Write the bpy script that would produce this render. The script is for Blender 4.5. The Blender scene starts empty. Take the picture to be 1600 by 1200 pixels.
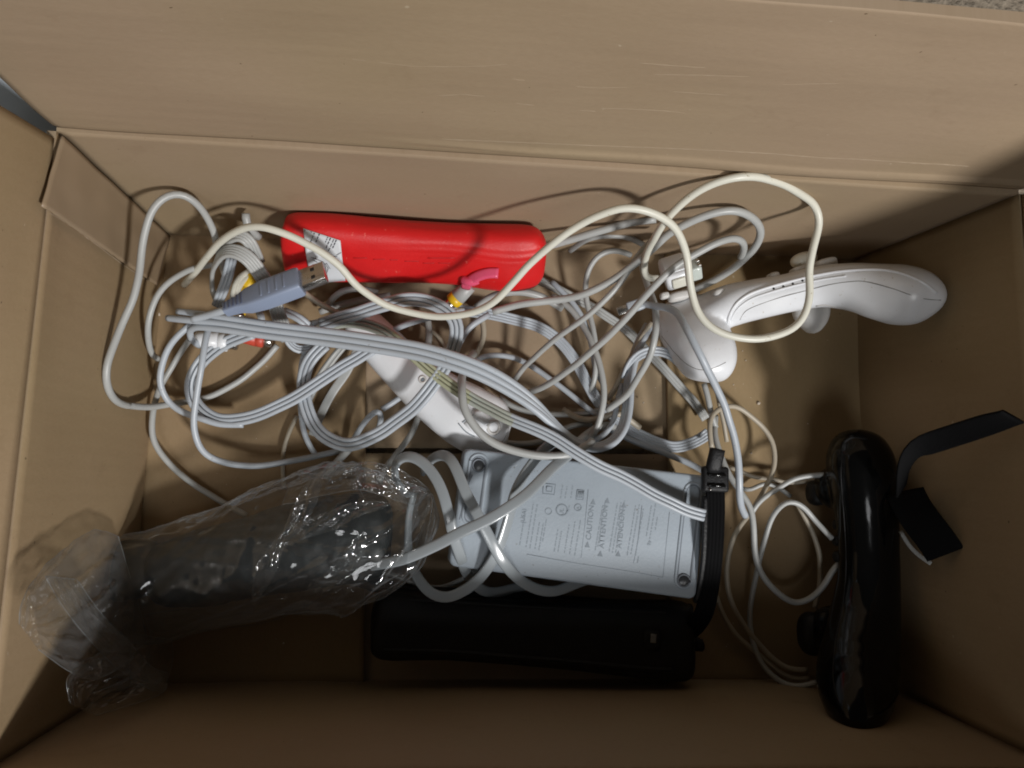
import bpy, bmesh, math, random
from mathutils import Vector, Matrix, Euler, noise
from mathutils.bvhtree import BVHTree
random.seed(7)
C = bpy.context.scene.collection
S = bpy.context.scene

# ------------------------------------------------------------------ camera
F = 1164.0; H = 0.475
CAM = Vector((0, 0, H))
ROT = Euler((0.1197, -0.0935, 0.0), 'XYZ')
M3 = ROT.to_matrix()
cd = bpy.data.cameras.new('camera'); cam = bpy.data.objects.new('camera', cd); C.objects.link(cam)
cam.location = CAM; cam.rotation_euler = ROT
cd.sensor_width = 36; cd.lens = F / 1600 * 36; cd.clip_start = 0.01; cd.clip_end = 30
S.camera = cam

# ------------------------------------------------------------------ light
w = bpy.data.worlds.new('World'); S.world = w; w.use_nodes = True
w.node_tree.nodes['Background'].inputs[0].default_value = (0.82, 0.81, 0.78, 1)
w.node_tree.nodes['Background'].inputs[1].default_value = 0.029
def area(name, loc, target, size, power, col, shape='DISK'):
    l = bpy.data.lights.new(name, 'AREA'); l.shape = shape; l.size = size; l.energy = power; l.color = col
    o = bpy.data.objects.new(name, l); C.objects.link(o); o.location = loc
    o.rotation_euler = (Vector(target) - Vector(loc)).to_track_quat('-Z', 'Y').to_euler()
    return o
area('room_lamp', (0.76, -0.96, 1.22), (0, 0.02, 0.05), 0.20, 26.0, (1.0, 0.98, 0.96))
area('broad_fill_light', (0.0, -0.85, 1.55), (0, 0.05, 0.05), 0.55, 5.0, (0.97, 0.985, 1.0))  # added soft fill to lift the shadows, not a fixture of the room
S.view_settings.view_transform = 'Standard'; S.view_settings.look = 'None'
S.view_settings.exposure = 0.0; S.view_settings.gamma = 1.0

# ------------------------------------------------------------------ helpers
def ray(px, py):
    return (M3 @ Vector(((px - 800) / F, -(py - 600) / F, -1.0))).normalized()
def U(px, py, zmm=0.0):
    d = ray(px, py); t = (zmm * 0.001 - CAM.z) / d.z
    return CAM + d * t
def mesh_obj(name, verts, faces, mat=None, parent=None, smooth=True):
    me = bpy.data.meshes.new(name); me.from_pydata([tuple(v) for v in verts], [], faces); me.update()
    if smooth:
        for p in me.polygons: p.use_smooth = True
    o = bpy.data.objects.new(name, me); C.objects.link(o)
    if mat: me.materials.append(mat)
    if parent: o.parent = parent
    return o
def tag(o, label=None, cat=None, group=None, kind=None):
    if label: o['label'] = label
    if cat: o['category'] = cat
    if group: o['group'] = group
    if kind: o['kind'] = kind
    return o
def empty(name, label=None, cat=None, group=None, kind=None):
    o = bpy.data.objects.new(name, None); C.objects.link(o); o.empty_display_size = 0.01
    return tag(o, label, cat, group, kind)
def catmull(P, step=0.0025, smooth=3):
    """P: list of tuples (Vector, extras...) -> resampled list"""
    n = len(P); out = []
    dim = len(P[0])
    Q = [P[0]] + list(P) + [P[-1]]
    for i in range(1, n):
        p0, p1, p2, p3 = Q[i-1], Q[i], Q[i+1], Q[i+2]
        k = max(2, int((p2[0] - p1[0]).length / step))
        for j in range(k):
            t = j / k; t2 = t*t; t3 = t2*t
            c = [(-t3+2*t2-t)/2, (3*t3-5*t2+2)/2, (-3*t3+4*t2+t)/2, (t3-t2)/2]
            pt = [p0[0]*c[0] + p1[0]*c[1] + p2[0]*c[2] + p3[0]*c[3]]
            for d in range(1, dim): pt.append(p1[d]*(1-t) + p2[d]*t)
            out.append(pt)
    out.append(list(P[-1]))
    for _ in range(smooth):
        new = [out[0]]
        for i in range(1, len(out)-1):
            new.append([(out[i-1][d] + out[i][d]*2 + out[i+1][d]) / 4 for d in range(dim)])
        new.append(out[-1]); out = new
    return out
def frames(pts, rolls=None):
    fr = []; last = None
    for i, p in enumerate(pts):
        a = pts[max(0, i-1)]; b = pts[min(len(pts)-1, i+1)]
        T = (b - a).normalized()
        Sd = T.cross(Vector((0, 0, 1)))
        if Sd.length < 0.15 and last is not None: Sd = last - T * last.dot(T)
        Sd.normalize()
        if last is not None and Sd.dot(last) < -0.2 : pass
        last = Sd
        Un = Sd.cross(T)
        if rolls:
            r = rolls[i]; Sd2 = Sd*math.cos(r) + Un*math.sin(r); Un = Sd2.cross(T); fr.append((T, Sd2, Un))
        else: fr.append((T, Sd, Un))
    return fr
def circ(r, n=10): return [(r*math.cos(2*math.pi*i/n), r*math.sin(2*math.pi*i/n)) for i in range(n)]
def strands(n, r, gap=0.95):
    """closed outline of n strands side by side"""
    cs = [((i-(n-1)/2) * 2*r*gap) for i in range(n)]
    up = []
    for i, c in enumerate(cs):
        for a in (155, 120, 90, 60, 25):
            up.append((c + r*math.cos(math.radians(a)), r*math.sin(math.radians(a))))
    up = [(cs[0]-r, 0)] + up + [(cs[-1]+r, 0)]
    dn = [(x, -y) for x, y in reversed(up[1:-1])]
    return up + dn
def flat(wd, th, n=4):
    pts = []
    for i in range(24):
        a = 2*math.pi*i/24; c, s = math.cos(a), math.sin(a)
        pts.append((wd*abs(c)**(2/n)*(1 if c >= 0 else -1), th*abs(s)**(2/n)*(1 if s >= 0 else -1)))
    return pts
def sweep(name, pts, prof, mat, parent=None, rolls=None, scales=None, cap=True, jit=0.0):
    fr = frames(pts, rolls); V = []; Fc = []; n = len(prof)
    for i, p in enumerate(pts):
        T, Sd, Un = fr[i]; s = scales[i] if scales else 1.0
        if isinstance(s, (int, float)): s = (s, s)
        for (x, y) in prof: V.append(p + Sd*x*s[0] + Un*y*s[1])
    for i in range(len(pts)-1):
        for j in range(n):
            a = i*n+j; b = i*n+(j+1) % n
            Fc.append((a, a+n, b+n, b))
    if cap:
        Fc.append(tuple(range(n))); Fc.append(tuple(reversed(range((len(pts)-1)*n, len(pts)*n))))
    return mesh_obj(name, V, Fc, mat, parent)
def path(L, step=0.0025, smooth=3):
    """L: (px,py,z[,extra...])"""
    return catmull([tuple([U(p[0], p[1], p[2])] + list(p[3:])) for p in L], step, smooth)
def tube_mm(name, pts3, r, mat, parent=None, n=8, smooth=0, step=0.002):
    pp = [q[0] for q in catmull([(Vector(p),) for p in pts3], step, smooth)]
    return sweep(name, pp, circ(r, n), mat, parent)
def loft(L, step=0.003, power=2.4, n=28, smooth=2, up=None):
    """L: (px,py,z, half width mm, half height mm [,roll deg]) -> verts, faces (closed)"""
    P = catmull([(U(a[0], a[1], a[2]), a[3]*.001, a[4]*.001, math.radians(a[5]) if len(a) > 5 else 0.0) for a in L], step, smooth)
    pts = [p[0] for p in P]; fr = frames(pts, [p[3] for p in P]); V = []; Fc = []
    for i, p in enumerate(P):
        T, Sd, Un = fr[i]
        for j in range(n):
            a = 2*math.pi*j/n; c, s = math.cos(a), math.sin(a)
            x = p[1]*abs(c)**(2/power)*(1 if c >= 0 else -1); y = p[2]*abs(s)**(2/power)*(1 if s >= 0 else -1)
            V.append(p[0] + Sd*x + Un*y)
    for i in range(len(P)-1):
        for j in range(n):
            a = i*n+j; b = i*n+(j+1) % n; Fc.append((a, a+n, b+n, b))
    Fc.append(tuple(range(n))); Fc.append(tuple(reversed(range((len(P)-1)*n, len(P)*n))))
    return V, Fc
def fuse(name, parts, mat, parent=None, voxel=0.0012, sm=6):
    """several closed shapes fused into one continuous skin"""
    V = []; Fc = []
    for v, f in parts:
        o = len(V); V += v; Fc += [tuple(i+o for i in q) for q in f]
    t = mesh_obj('tmp', V, Fc)
    m = t.modifiers.new('r', 'REMESH'); m.mode = 'VOXEL'; m.voxel_size = voxel; m.use_smooth_shade = True
    s = t.modifiers.new('s', 'SMOOTH'); s.iterations = sm; s.factor = 0.5
    dg = bpy.context.evaluated_depsgraph_get(); dg.update()
    me = bpy.data.meshes.new_from_object(t.evaluated_get(dg))
    bpy.data.objects.remove(t)
    for p in me.polygons: p.use_smooth = True
    me.materials.clear(); me.materials.append(mat); me.name = name
    o = bpy.data.objects.new(name, me); C.objects.link(o)
    if parent: o.parent = parent
    return o
def bvh_of(o):
    me = o.data
    return BVHTree.FromPolygons([v.co.copy() for v in me.vertices], [tuple(p.vertices) for p in me.polygons])
def drape(b, pts, lift=0.0):
    out = []
    for px, py in pts:
        loc, nor, _, _ = b.ray_cast(CAM, ray(px, py))
        if loc is not None:
            if nor.dot(ray(px, py)) > 0: nor = -nor
            out.append(loc + nor*lift)
    return out
def box_frame(name, c, X, Y, Z, sx, sy, sz, mat, parent=None, bevel=0.0, seg=2):
    """box centred at c on axes X,Y,Z with full sizes"""
    bm = bmesh.new(); bmesh.ops.create_cube(bm, size=1.0)
    for v in bm.verts: v.co = Vector((v.co.x*sx, v.co.y*sy, v.co.z*sz))
    if bevel: bmesh.ops.bevel(bm, geom=bm.edges[:], offset=bevel, segments=seg, profile=.5, affect='EDGES')
    for v in bm.verts: v.co = c + X*v.co.x + Y*v.co.y + Z*v.co.z
    bmesh.ops.recalc_face_normals(bm, faces=bm.faces[:])
    me = bpy.data.meshes.new(name); bm.to_mesh(me); bm.free()
    if mat: me.materials.append(mat)
    o = bpy.data.objects.new(name, me); C.objects.link(o)
    if bevel and seg > 1:
        for p in me.polygons: p.use_smooth = True
        me.set_sharp_from_angle(angle=math.radians(50))
    if parent: o.parent = parent
    return o

# ------------------------------------------------------------------ materials
def new_mat(name):
    m = bpy.data.materials.new(name); m.use_nodes = True
    nt = m.node_tree; return m, nt, nt.nodes['Principled BSDF'], nt.nodes, nt.links
def plastic(name, col, rough=0.4, var=0.06, bump=0.0, spec=0.5, scale=60, sss=0.0, dirt=None, metallic=0.0, coat=0.0):
    m, nt, b, N, L = new_mat(name)
    tc = N.new('ShaderNodeTexCoord'); n1 = N.new('ShaderNodeTexNoise'); n1.inputs['Scale'].default_value = scale; n1.inputs['Detail'].default_value = 5
    L.new(tc.outputs['Object'], n1.inputs['Vector'])
    mx = N.new('ShaderNodeMix'); mx.data_type = 'RGBA'
    mx.inputs[6].default_value = (*[c*(1-var*2.0) for c in col], 1); mx.inputs[7].default_value = (*[min(1, c*(1+var)) for c in col], 1)
    L.new(n1.outputs['Fac'], mx.inputs[0])
    out = mx.outputs[2]
    if dirt:
        n2 = N.new('ShaderNodeTexNoise'); n2.inputs['Scale'].default_value = 420; n2.inputs['Detail'].default_value = 2
        L.new(tc.outputs['Object'], n2.inputs['Vector'])
        r = N.new('ShaderNodeValToRGB'); r.color_ramp.elements[0].position = .70; r.color_ramp.elements[1].position = .78
        L.new(n2.outputs['Fac'], r.inputs[0])
        m2 = N.new('ShaderNodeMix'); m2.data_type = 'RGBA'; m2.inputs[7].default_value = (*dirt, 1)
        L.new(r.outputs[0], m2.inputs[0]); L.new(out, m2.inputs[6]); out = m2.outputs[2]
    L.new(out, b.inputs['Base Color'])
    rr = N.new('ShaderNodeMapRange'); rr.inputs[3].default_value = max(0, rough-.07); rr.inputs[4].default_value = min(1, rough+.1)
    L.new(n1.outputs['Fac'], rr.inputs[0]); L.new(rr.outputs[0], b.inputs['Roughness'])
    b.inputs['Specular IOR Level'].default_value = spec; b.inputs['Metallic'].default_value = metallic
    b.inputs['Coat Weight'].default_value = coat
    if sss:
        b.inputs['Subsurface Weight'].default_value = sss; b.inputs['Subsurface Scale'].default_value = 0.002
    if bump:
        n3 = N.new('ShaderNodeTexNoise'); n3.inputs['Scale'].default_value = 900
        L.new(tc.outputs['Object'], n3.inputs['Vector'])
        bp = N.new('ShaderNodeBump'); bp.inputs['Strength'].default_value = bump; bp.inputs['Distance'].default_value = .0004
        L.new(n3.outputs['Fac'], bp.inputs['Height']); L.new(bp.outputs[0], b.inputs['Normal'])
    return m
def cardboard(name, a, c, vertical=False, corr=0.12):
    """UV in metres: u along the panel, v across"""
    m, nt, b, N, L = new_mat(name)
    uv = N.new('ShaderNodeUVMap'); 
    mp = N.new('ShaderNodeMapping'); L.new(uv.outputs[0], mp.inputs[0])
    if vertical: mp.inputs['Rotation'].default_value = (0, 0, math.pi/2)
    # fibres
    m1 = N.new('ShaderNodeMapping'); m1.inputs['Scale'].default_value = (300, 520, 1); L.new(mp.outputs[0], m1.inputs[0])
    f = N.new('ShaderNodeTexNoise'); f.inputs['Scale'].default_value = 1; f.inputs['Detail'].default_value = 8; f.inputs['Roughness'].default_value = .7; L.new(m1.outputs[0], f.inputs[0])
    # blotches
    m2 = N.new('ShaderNodeMapping'); m2.inputs['Scale'].default_value = (13, 19, 1); L.new(mp.outputs[0], m2.inputs[0])
    g = N.new('ShaderNodeTexNoise'); g.inputs['Scale'].default_value = 1; g.inputs['Detail'].default_value = 6; L.new(m2.outputs[0], g.inputs[0])
    mixf = N.new('ShaderNodeMath'); mixf.operation = 'MULTIPLY_ADD'; mixf.inputs[1].default_value = .52; L.new(f.outputs[0], mixf.inputs[0])
    gm = N.new('ShaderNodeMath'); gm.operation = 'MULTIPLY'; gm.inputs[1].default_value = .48; L.new(g.outputs[0], gm.inputs[0]); L.new(gm.outputs[0], mixf.inputs[2])
    ramp = N.new('ShaderNodeValToRGB'); ramp.color_ramp.elements[0].position = .26; ramp.color_ramp.elements[1].position = .74
    ramp.color_ramp.elements[0].color = (*a, 1); ramp.color_ramp.elements[1].color = (*c, 1); L.new(mixf.outputs[0], ramp.inputs[0])
    # specks, pale and dark
    col = ramp.outputs[0]
    for sc, lo, hi, cc in ((330, .785, .81, (.13, .09, .05)), (260, .78, .83, (.42, .34, .25))):
        v = N.new('ShaderNodeTexNoise'); v.inputs['Scale'].default_value = sc; v.inputs['Detail'].default_value = 1;
        off = N.new('ShaderNodeMapping'); off.inputs['Location'].default_value = (sc*.37, sc*.11, 0); L.new(uv.outputs[0], off.inputs[0]); L.new(off.outputs[0], v.inputs[0])
        r = N.new('ShaderNodeValToRGB'); r.color_ramp.elements[0].position = lo; r.color_ramp.elements[1].position = hi; L.new(v.outputs[0], r.inputs[0])
        mx = N.new('ShaderNodeMix'); mx.data_type = 'RGBA'; L.new(r.outputs[0], mx.inputs[0]); L.new(col, mx.inputs[6]); mx.inputs[7].default_value = (*cc, 1); col = mx.outputs[2]
    hn = N.new('ShaderNodeTexNoise'); hn.inputs['Scale'].default_value = 5; hn.inputs['Detail'].default_value = 2; L.new(uv.outputs[0], hn.inputs[0])
    hr = N.new('ShaderNodeValToRGB'); hr.color_ramp.elements[0].position = .4; hr.color_ramp.elements[1].position = .62; hr.color_ramp.elements[0].color = (1.0, .98, .98, 1); hr.color_ramp.elements[1].color = (.97, .975, .90, 1); L.new(hn.outputs[0], hr.inputs[0])
    hm = N.new('ShaderNodeMix'); hm.data_type = 'RGBA'; hm.blend_type = 'MULTIPLY'; hm.inputs[0].default_value = 1; L.new(col, hm.inputs[6]); L.new(hr.outputs[0], hm.inputs[7]); col = hm.outputs[2]
    sn = N.new('ShaderNodeTexNoise'); sn.inputs['Scale'].default_value = 28; sn.inputs['Detail'].default_value = 7; sn.inputs['Roughness'].default_value = .65; L.new(uv.outputs[0], sn.inputs[0])
    sr = N.new('ShaderNodeValToRGB'); sr.color_ramp.elements[0].position = .60; sr.color_ramp.elements[1].position = .76; sr.color_ramp.elements[0].color = (1, 1, 1, 1); sr.color_ramp.elements[1].color = (.86, .84, .82, 1); L.new(sn.outputs[0], sr.inputs[0])
    s2 = N.new('ShaderNodeMix'); s2.data_type = 'RGBA'; s2.blend_type = 'MULTIPLY'; s2.inputs[0].default_value = 1; L.new(col, s2.inputs[6]); L.new(sr.outputs[0], s2.inputs[7]); col = s2.outputs[2]
    L.new(col, b.inputs['Base Color']); b.inputs['Roughness'].default_value = .72; b.inputs['Specular IOR Level'].default_value = .28
    # corrugation telegraphing + fibre bump
    wv = N.new('ShaderNodeTexWave'); wv.bands_direction = 'Y'; wv.inputs['Scale'].default_value = 40; wv.inputs['Distortion'].default_value = 1.2; L.new(mp.outputs[0], wv.inputs[0])
    ad = N.new('ShaderNodeMath'); ad.operation = 'MULTIPLY_ADD'; ad.inputs[1].default_value = corr; L.new(wv.outputs['Fac'], ad.inputs[0]); L.new(f.outputs[0], ad.inputs[2])
    bp = N.new('ShaderNodeBump'); bp.inputs['Strength'].default_value = .35; bp.inputs['Distance'].default_value = .00035; L.new(ad.outputs[0], bp.inputs['Height']); L.new(bp.outputs[0], b.inputs['Normal'])
    return m
CB = cardboard('cardboard_inner', (.305, .226, .148), (.352, .268, .182))
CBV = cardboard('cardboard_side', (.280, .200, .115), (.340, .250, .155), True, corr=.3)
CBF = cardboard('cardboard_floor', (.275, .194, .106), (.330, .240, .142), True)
CBE = cardboard('cardboard_edge', (.34, .25, .16), (.42, .32, .22))
W_CREAM = plastic('cream_cable', (.70, .69, .60), .38, .05, dirt=(.42, .38, .28))
W_COOL = plastic('cool_white_cable', (.44, .48, .525), .36, .04, dirt=(.30, .30, .29))
W_GREY = plastic('pale_grey_cable', (.41, .42, .41), .38, .05, dirt=(.33, .30, .25))
W_BEIGE = plastic('beige_cable', (.42, .37, .29), .42, .05)
W_YEL = plastic('yellowed_cable', (.44, .45, .31), .4, .10, dirt=(.30, .28, .14))
W_SHINY = plastic('glossy_grey_cord', (.30, .33, .35), .2, .04, spec=.7)
W_BODY = plastic('white_plastic', (.80, .82, .85), .30, .04, dirt=(.55, .52, .46))
W_DULL = plastic('white_face_plastic', (.62, .61, .59), .45, .03)
LINE = plastic('seam_line', (.22, .21, .20), .6)
GREYTOP = plastic('adapter_grey', (.33, .38, .43), .48, .04, bump=.3, dirt=(.2, .2, .2))
GREYIN = plastic('adapter_recess', (.21, .24, .27), .5, .03)
INK = plastic('grey_ink', (.17, .195, .225), .6, .02)
RED = plastic('red_silicone', (.64, .011, .012), .42, .09, bump=.3, spec=.45, dirt=(.70, .10, .08))
BLK = plastic('black_gloss', (.004, .004, .004), .10, .05, spec=.26)
BLKM = plastic('black_matte', (.011, .011, .012), .5, .2, bump=.7, spec=.3)
BLKF = plastic('black_webbing', (.0045, .0045, .005), .9, .15, bump=.6, spec=.12)
STEEL = plastic('steel', (.62, .60, .57), .24, .04, metallic=1.0)
USBB = plastic('blue_grey_plastic', (.25, .30, .41), .4, .03)
USBD = plastic('dark_blue_grey', (.10, .12, .19), .5, .03)
YEL = plastic('yellow_plastic', (.80, .52, .02), .35, .05)
REDP = plastic('red_plastic', (.55, .07, .04), .4, .05)
PINK = plastic('pink_plastic', (.78, .10, .20), .25, .05)
PAPER = plastic('paper_label', (.66, .69, .72), .5, .02)
TEAL = plastic('dark_bundle', (.006, .009, .009), .55, .2, scale=90)
CLEARC = plastic('clear_connector', (.55, .60, .56), .15, .06, spec=.7)
GB = plastic('grey_blue', (.66, .73, .78), .6, .08)
def film():
    m = bpy.data.materials.new('clear_film'); m.use_nodes = True; nt = m.node_tree; N = nt.nodes; L = nt.links
    for n in list(N): N.remove(n)
    out = N.new('ShaderNodeOutputMaterial'); tr = N.new('ShaderNodeBsdfTransparent'); tr.inputs[0].default_value = (.93, .94, .94, 1)
    gl = N.new('ShaderNodeBsdfGlossy'); gl.inputs['Roughness'].default_value = .09
    df = N.new('ShaderNodeBsdfDiffuse'); df.inputs[0].default_value = (.72, .76, .79, 1)
    tl = N.new('ShaderNodeBsdfTranslucent'); tl.inputs[0].default_value = (.6, .63, .65, 1)
    tc = N.new('ShaderNodeTexCoord'); n1 = N.new('ShaderNodeTexNoise'); n1.noise_type = 'RIDGED_MULTIFRACTAL'; n1.normalize = True
    n1.inputs['Scale'].default_value = 11; n1.inputs['Detail'].default_value = 2.5; n1.inputs['Roughness'].default_value = .45; n1.inputs['Distortion'].default_value = .5
    mp = N.new('ShaderNodeMapping'); mp.inputs['Rotation'].default_value = (0, 0, .9); mp.inputs['Scale'].default_value = (1, 2.4, 1)
    L.new(tc.outputs['Object'], mp.inputs[0]); L.new(mp.outputs[0], n1.inputs[0])
    ab = n1
    bp = N.new('ShaderNodeBump'); bp.inputs['Strength'].default_value = .6; bp.inputs['Distance'].default_value = .006; L.new(ab.outputs[0], bp.inputs['Height'])
    for s in (gl,): L.new(bp.outputs[0], s.inputs['Normal'])
    a = N.new('ShaderNodeMixShader'); a.inputs[0].default_value = .5; L.new(df.outputs[0], a.inputs[1]); L.new(tl.outputs[0], a.inputs[2])
    # haze share: thicker where the film is creased
    cr = N.new('ShaderNodeMapRange'); cr.inputs[1].default_value = .50; cr.inputs[2].default_value = 1.0; cr.inputs[3].default_value = .03; cr.inputs[4].default_value = .34; L.new(ab.outputs[0], cr.inputs[0])
    lw = N.new('ShaderNodeLayerWeight'); lw.inputs[0].default_value = .35
    lr = N.new('ShaderNodeMapRange'); lr.inputs[1].default_value = .25; lr.inputs[3].default_value = 0; lr.inputs[4].default_value = .40; L.new(lw.outputs['Facing'], lr.inputs[0])
    sm_ = N.new('ShaderNodeMath'); sm_.operation = 'ADD'; sm_.use_clamp = True; L.new(cr.outputs[0], sm_.inputs[0]); L.new(lr.outputs[0], sm_.inputs[1])
    b = N.new('ShaderNodeMixShader'); L.new(sm_.outputs[0], b.inputs[0]); L.new(tr.outputs[0], b.inputs[1]); L.new(a.outputs[0], b.inputs[2])
    fr = N.new('ShaderNodeLayerWeight'); fr.inputs[0].default_value = .3; L.new(bp.outputs[0], fr.inputs['Normal'])
    fm = N.new('ShaderNodeMapRange'); fm.inputs[3].default_value = .05; fm.inputs[4].default_value = .45; L.new(fr.outputs['Facing'], fm.inputs[0])
    c = N.new('ShaderNodeMixShader'); L.new(fm.outputs[0], c.inputs[0]); L.new(b.outputs[0], c.inputs[1]); L.new(gl.outputs[0], c.inputs[2])
    L.new(c.outputs[0], out.inputs[0]); return m
FILM = film()
def carpet():
    m, nt, b, N, L = new_mat('carpet')
    tc = N.new('ShaderNodeTexCoord'); n1 = N.new('ShaderNodeTexNoise'); n1.inputs['Scale'].default_value = 160; n1.inputs['Detail'].default_value = 4; L.new(tc.outputs['Object'], n1.inputs[0])
    r = N.new('ShaderNodeValToRGB'); r.color_ramp.elements[0].color = (.12, .09, .06, 1); r.color_ramp.elements[1].color = (.52, .44, .34, 1); L.new(n1.outputs[0], r.inputs[0]); L.new(r.outputs[0], b.inputs['Base Color']); b.inputs['Roughness'].default_value = .95
    bp = N.new('ShaderNodeBump'); bp.inputs['Distance'].default_value = .004; L.new(n1.outputs[0], bp.inputs['Height']); L.new(bp.outputs[0], b.inputs['Normal'])
    return m

# ------------------------------------------------------------------ the room floor
V = []; Fc = []; ng = 40
for j in range(ng+1):
    for i in range(ng+1): V.append((-2.5+5*i/ng, -2.5+5*j/ng, -0.012 + .003*noise.noise(Vector((i*.6, j*.6, 0)))))
for j in range(ng):
    for i in range(ng): Fc.append((j*(ng+1)+i, j*(ng+1)+i+1, (j+1)*(ng+1)+i+1, (j+1)*(ng+1)+i))
tag(mesh_obj('carpet_floor', V, Fc, carpet()), kind='structure')

# ------------------------------------------------------------------ cardboard box
box = empty('cardboard_box', 'large open brown cardboard box with raised flaps holding cables and controllers', 'cardboard box')
HZ = 140
FBL, FBR, FFL, FFR = U(262, 367), U(1335, 406), U(195, 1067), U(1362, 1061)
HBL, HBR, HFL, HFR = U(88, 205, HZ), U(1592, 303, HZ), U(-22, 1205, HZ), U(1652, 1199, HZ)
def panel(name, A, B, D, E, mat, th=0.004, nu=60, nv=24, bow=0.0012, disp=None, seed=0, edge=None):
    """inner surface A-B (bottom) D-E (top, D above A); outward side = away from box centre"""
    if name.endswith('_wall'): A = A - (D-A)*.075; B = B - (E-B)*.075
    nrm = (B - A).cross(D - A).normalized()
    cen = (A+B+D+E)/4
    inward = (Vector((0.03, 0.01, 0.10)) - cen)
    if nrm.dot(inward) < 0: nrm = -nrm
    V = []; Fc = []; uvs = []
    wu = (B-A).length; hv = (D-A).length
    for layer in (0, 1):
        for j in range(nv+1):
            for i in range(nu+1):
                u, v = i/nu, j/nv
                p = (A*(1-u)+B*u)*(1-v) + (D*(1-u)+E*u)*v
                d = bow*noise.noise(Vector((u*wu*14+seed, v*hv*14, seed*.7)))*1.3
                edgef = min(1, 8*min(u, 1-u, v, 1-v)); d *= edgef
                if disp and layer == 0: d += disp(u, v, p)
                V.append(p + nrm*(d - layer*th)); uvs.append((u*wu, v*hv))
    n1 = (nu+1)*(nv+1)
    for j in range(nv):
        for i in range(nu):
            a = j*(nu+1)+i; q = (a, a+1, a+nu+2, a+nu+1)
            Fc.append(q); Fc.append(tuple(n1+k for k in reversed(q)))
    nm = len(Fc)
    for i in range(nu):
        Fc.append((i, n1+i, n1+i+1, i+1)); a = nv*(nu+1)+i; Fc.append((a, a+1, n1+a+1, n1+a))
    for j in range(nv):
        a = j*(nu+1); Fc.append((a, a+nu+1, n1+a+nu+1, n1+a)); a = j*(nu+1)+nu; Fc.append((a, n1+a, n1+a+nu+1, a+nu+1))
    o = mesh_obj(name, V, Fc, mat, box)
    me = o.data; me.materials.append(edge or CBE)
    uvl = me.uv_layers.new(name='UVMap')
    for p in me.polygons:
        for li in p.loop_indices: uvl.data[li].uv = (uvs[me.loops[li].vertex_index][0]+seed*1.7, uvs[me.loops[li].vertex_index][1])
        if p.index >= nm: p.material_index = 1; p.use_smooth = False
    # orient
    return o
def ext(P, Q, d):  # P moved away from Q by d
    return P + (P-Q).normalized()*d
# ridge on the back wall / flap
def ridge(y0, y1, wd, amp):
    def f(u, v, p):
        c = y0 + (y1-y0)*u; return amp*math.exp(-((v-c)/wd)**2)
    return f
UPV = Vector((0, 0, 1))
panel('back_wall', FBL, FBR, HBL, HBR, CB, nu=90, nv=30, seed=1, bow=.0016)
LW = panel('left_wall', FFL, FBL, HFL, HBL, CBV, seed=2, bow=.0016)
panel('right_wall', FFR, FBR, HFR, HBR, CBV, seed=3)
panel('front_wall', FFL, FFR, HFL, HFR, CB, seed=4, bow=.0018)
# flaps
bt0 = HBL + Vector((-.004, .004, .126)); bt1 = HBR + Vector((.010, .012, .1120))
def bflap(u, v, p):
    n = .0022*math.exp(-(((v-(.085-.02*u+ (0.0 if u > .28 else (.28-u)*.0)))/.010)**2))*min(1, max(0, (u-.30)/.15))
    n += .0016*noise.noise(Vector((u*5, v*3.2, 3.3)))
    n += .00018*abs(noise.noise(Vector((u*9, v*30, 9.1))))
    return n - .0008*math.exp(-((v)/.02)**2)
BF = panel('back_flap', HBL + Vector((0.001, .0005, .0012)), HBR + Vector((0, .0005, .0012)), bt0, bt1, CB, nu=150, nv=70, seed=5, disp=bflap)
lf0 = HFL + Vector((-.060, 0, .115)); lf1 = HBL + Vector((-.012, -.003, .122))
panel('left_flap', HFL + Vector((-.0005, 0, .0012)), U(85, 216, HZ+1.2), lf0, U(-60, 128, 205), CBV, seed=6)
panel('right_flap', HFR + Vector((.0005, 0, .0012)), HBR + Vector((.0005, -.001, .0012)), HFR + Vector((.050, 0, .110)), HBR + Vector((.002, -.001, .172)), CBV, seed=7)  # mostly out of view; back end made taller to cast the right-hand shadow
panel('front_flap', HFL + Vector((0, -.001, .0012)), HFR + Vector((0, -.001, .0012)), HFL + Vector((0, -.115, .035)), HFR + Vector((0, -.115, .035)), CB, seed=8)
# bottom: two long flaps meeting, two short ones lying on top at the ends
def sheet(name, q, z0, mat, th=.0035, seed=0, nu=40, nv=30):
    A, B, E, D = [Vector((p.x, p.y, z0)) for p in q]
    V = []; Fc = []; uvs = []
    for j in range(nv+1):
        for i in range(nu+1):
            u, v = i/nu, j/nv; p = (A*(1-u)+B*u)*(1-v)+(D*(1-u)+E*u)*v
            V.append(p + Vector((0, 0, .0009*noise.noise(Vector((p.x*16+seed, p.y*16, seed)))))); uvs.append((p.x+seed, p.y))
    n1 = len(V)
    V += [v - Vector((0, 0, th)) for v in V]; uvs += uvs
    for j in range(nv):
        for i in range(nu):
            a = j*(nu+1)+i; q4 = (a, a+1, a+nu+2, a+nu+1); Fc.append(q4); Fc.append(tuple(n1+k for k in reversed(q4)))
    nm = len(Fc)
    for i in range(nu):
        Fc.append((i, n1+i, n1+i+1, i+1)); a = nv*(nu+1)+i; Fc.append((a, a+1, n1+a+1, n1+a))
    for j in range(nv):
        a = j*(nu+1); Fc.append((a, a+nu+1, n1+a+nu+1, n1+a)); a += nu; Fc.append((a, n1+a, n1+a+nu+1, a+nu+1))
    o = mesh_obj(name, V, Fc, mat, box); me = o.data; me.materials.append(CBE); ul = me.uv_layers.new(name='UVMap')
    for p in me.polygons:
        for li in p.loop_indices: ul.data[li].uv = uvs[me.loops[li].vertex_index]
        if p.index >= nm: p.material_index = 1; p.use_smooth = False
    return o
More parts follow.
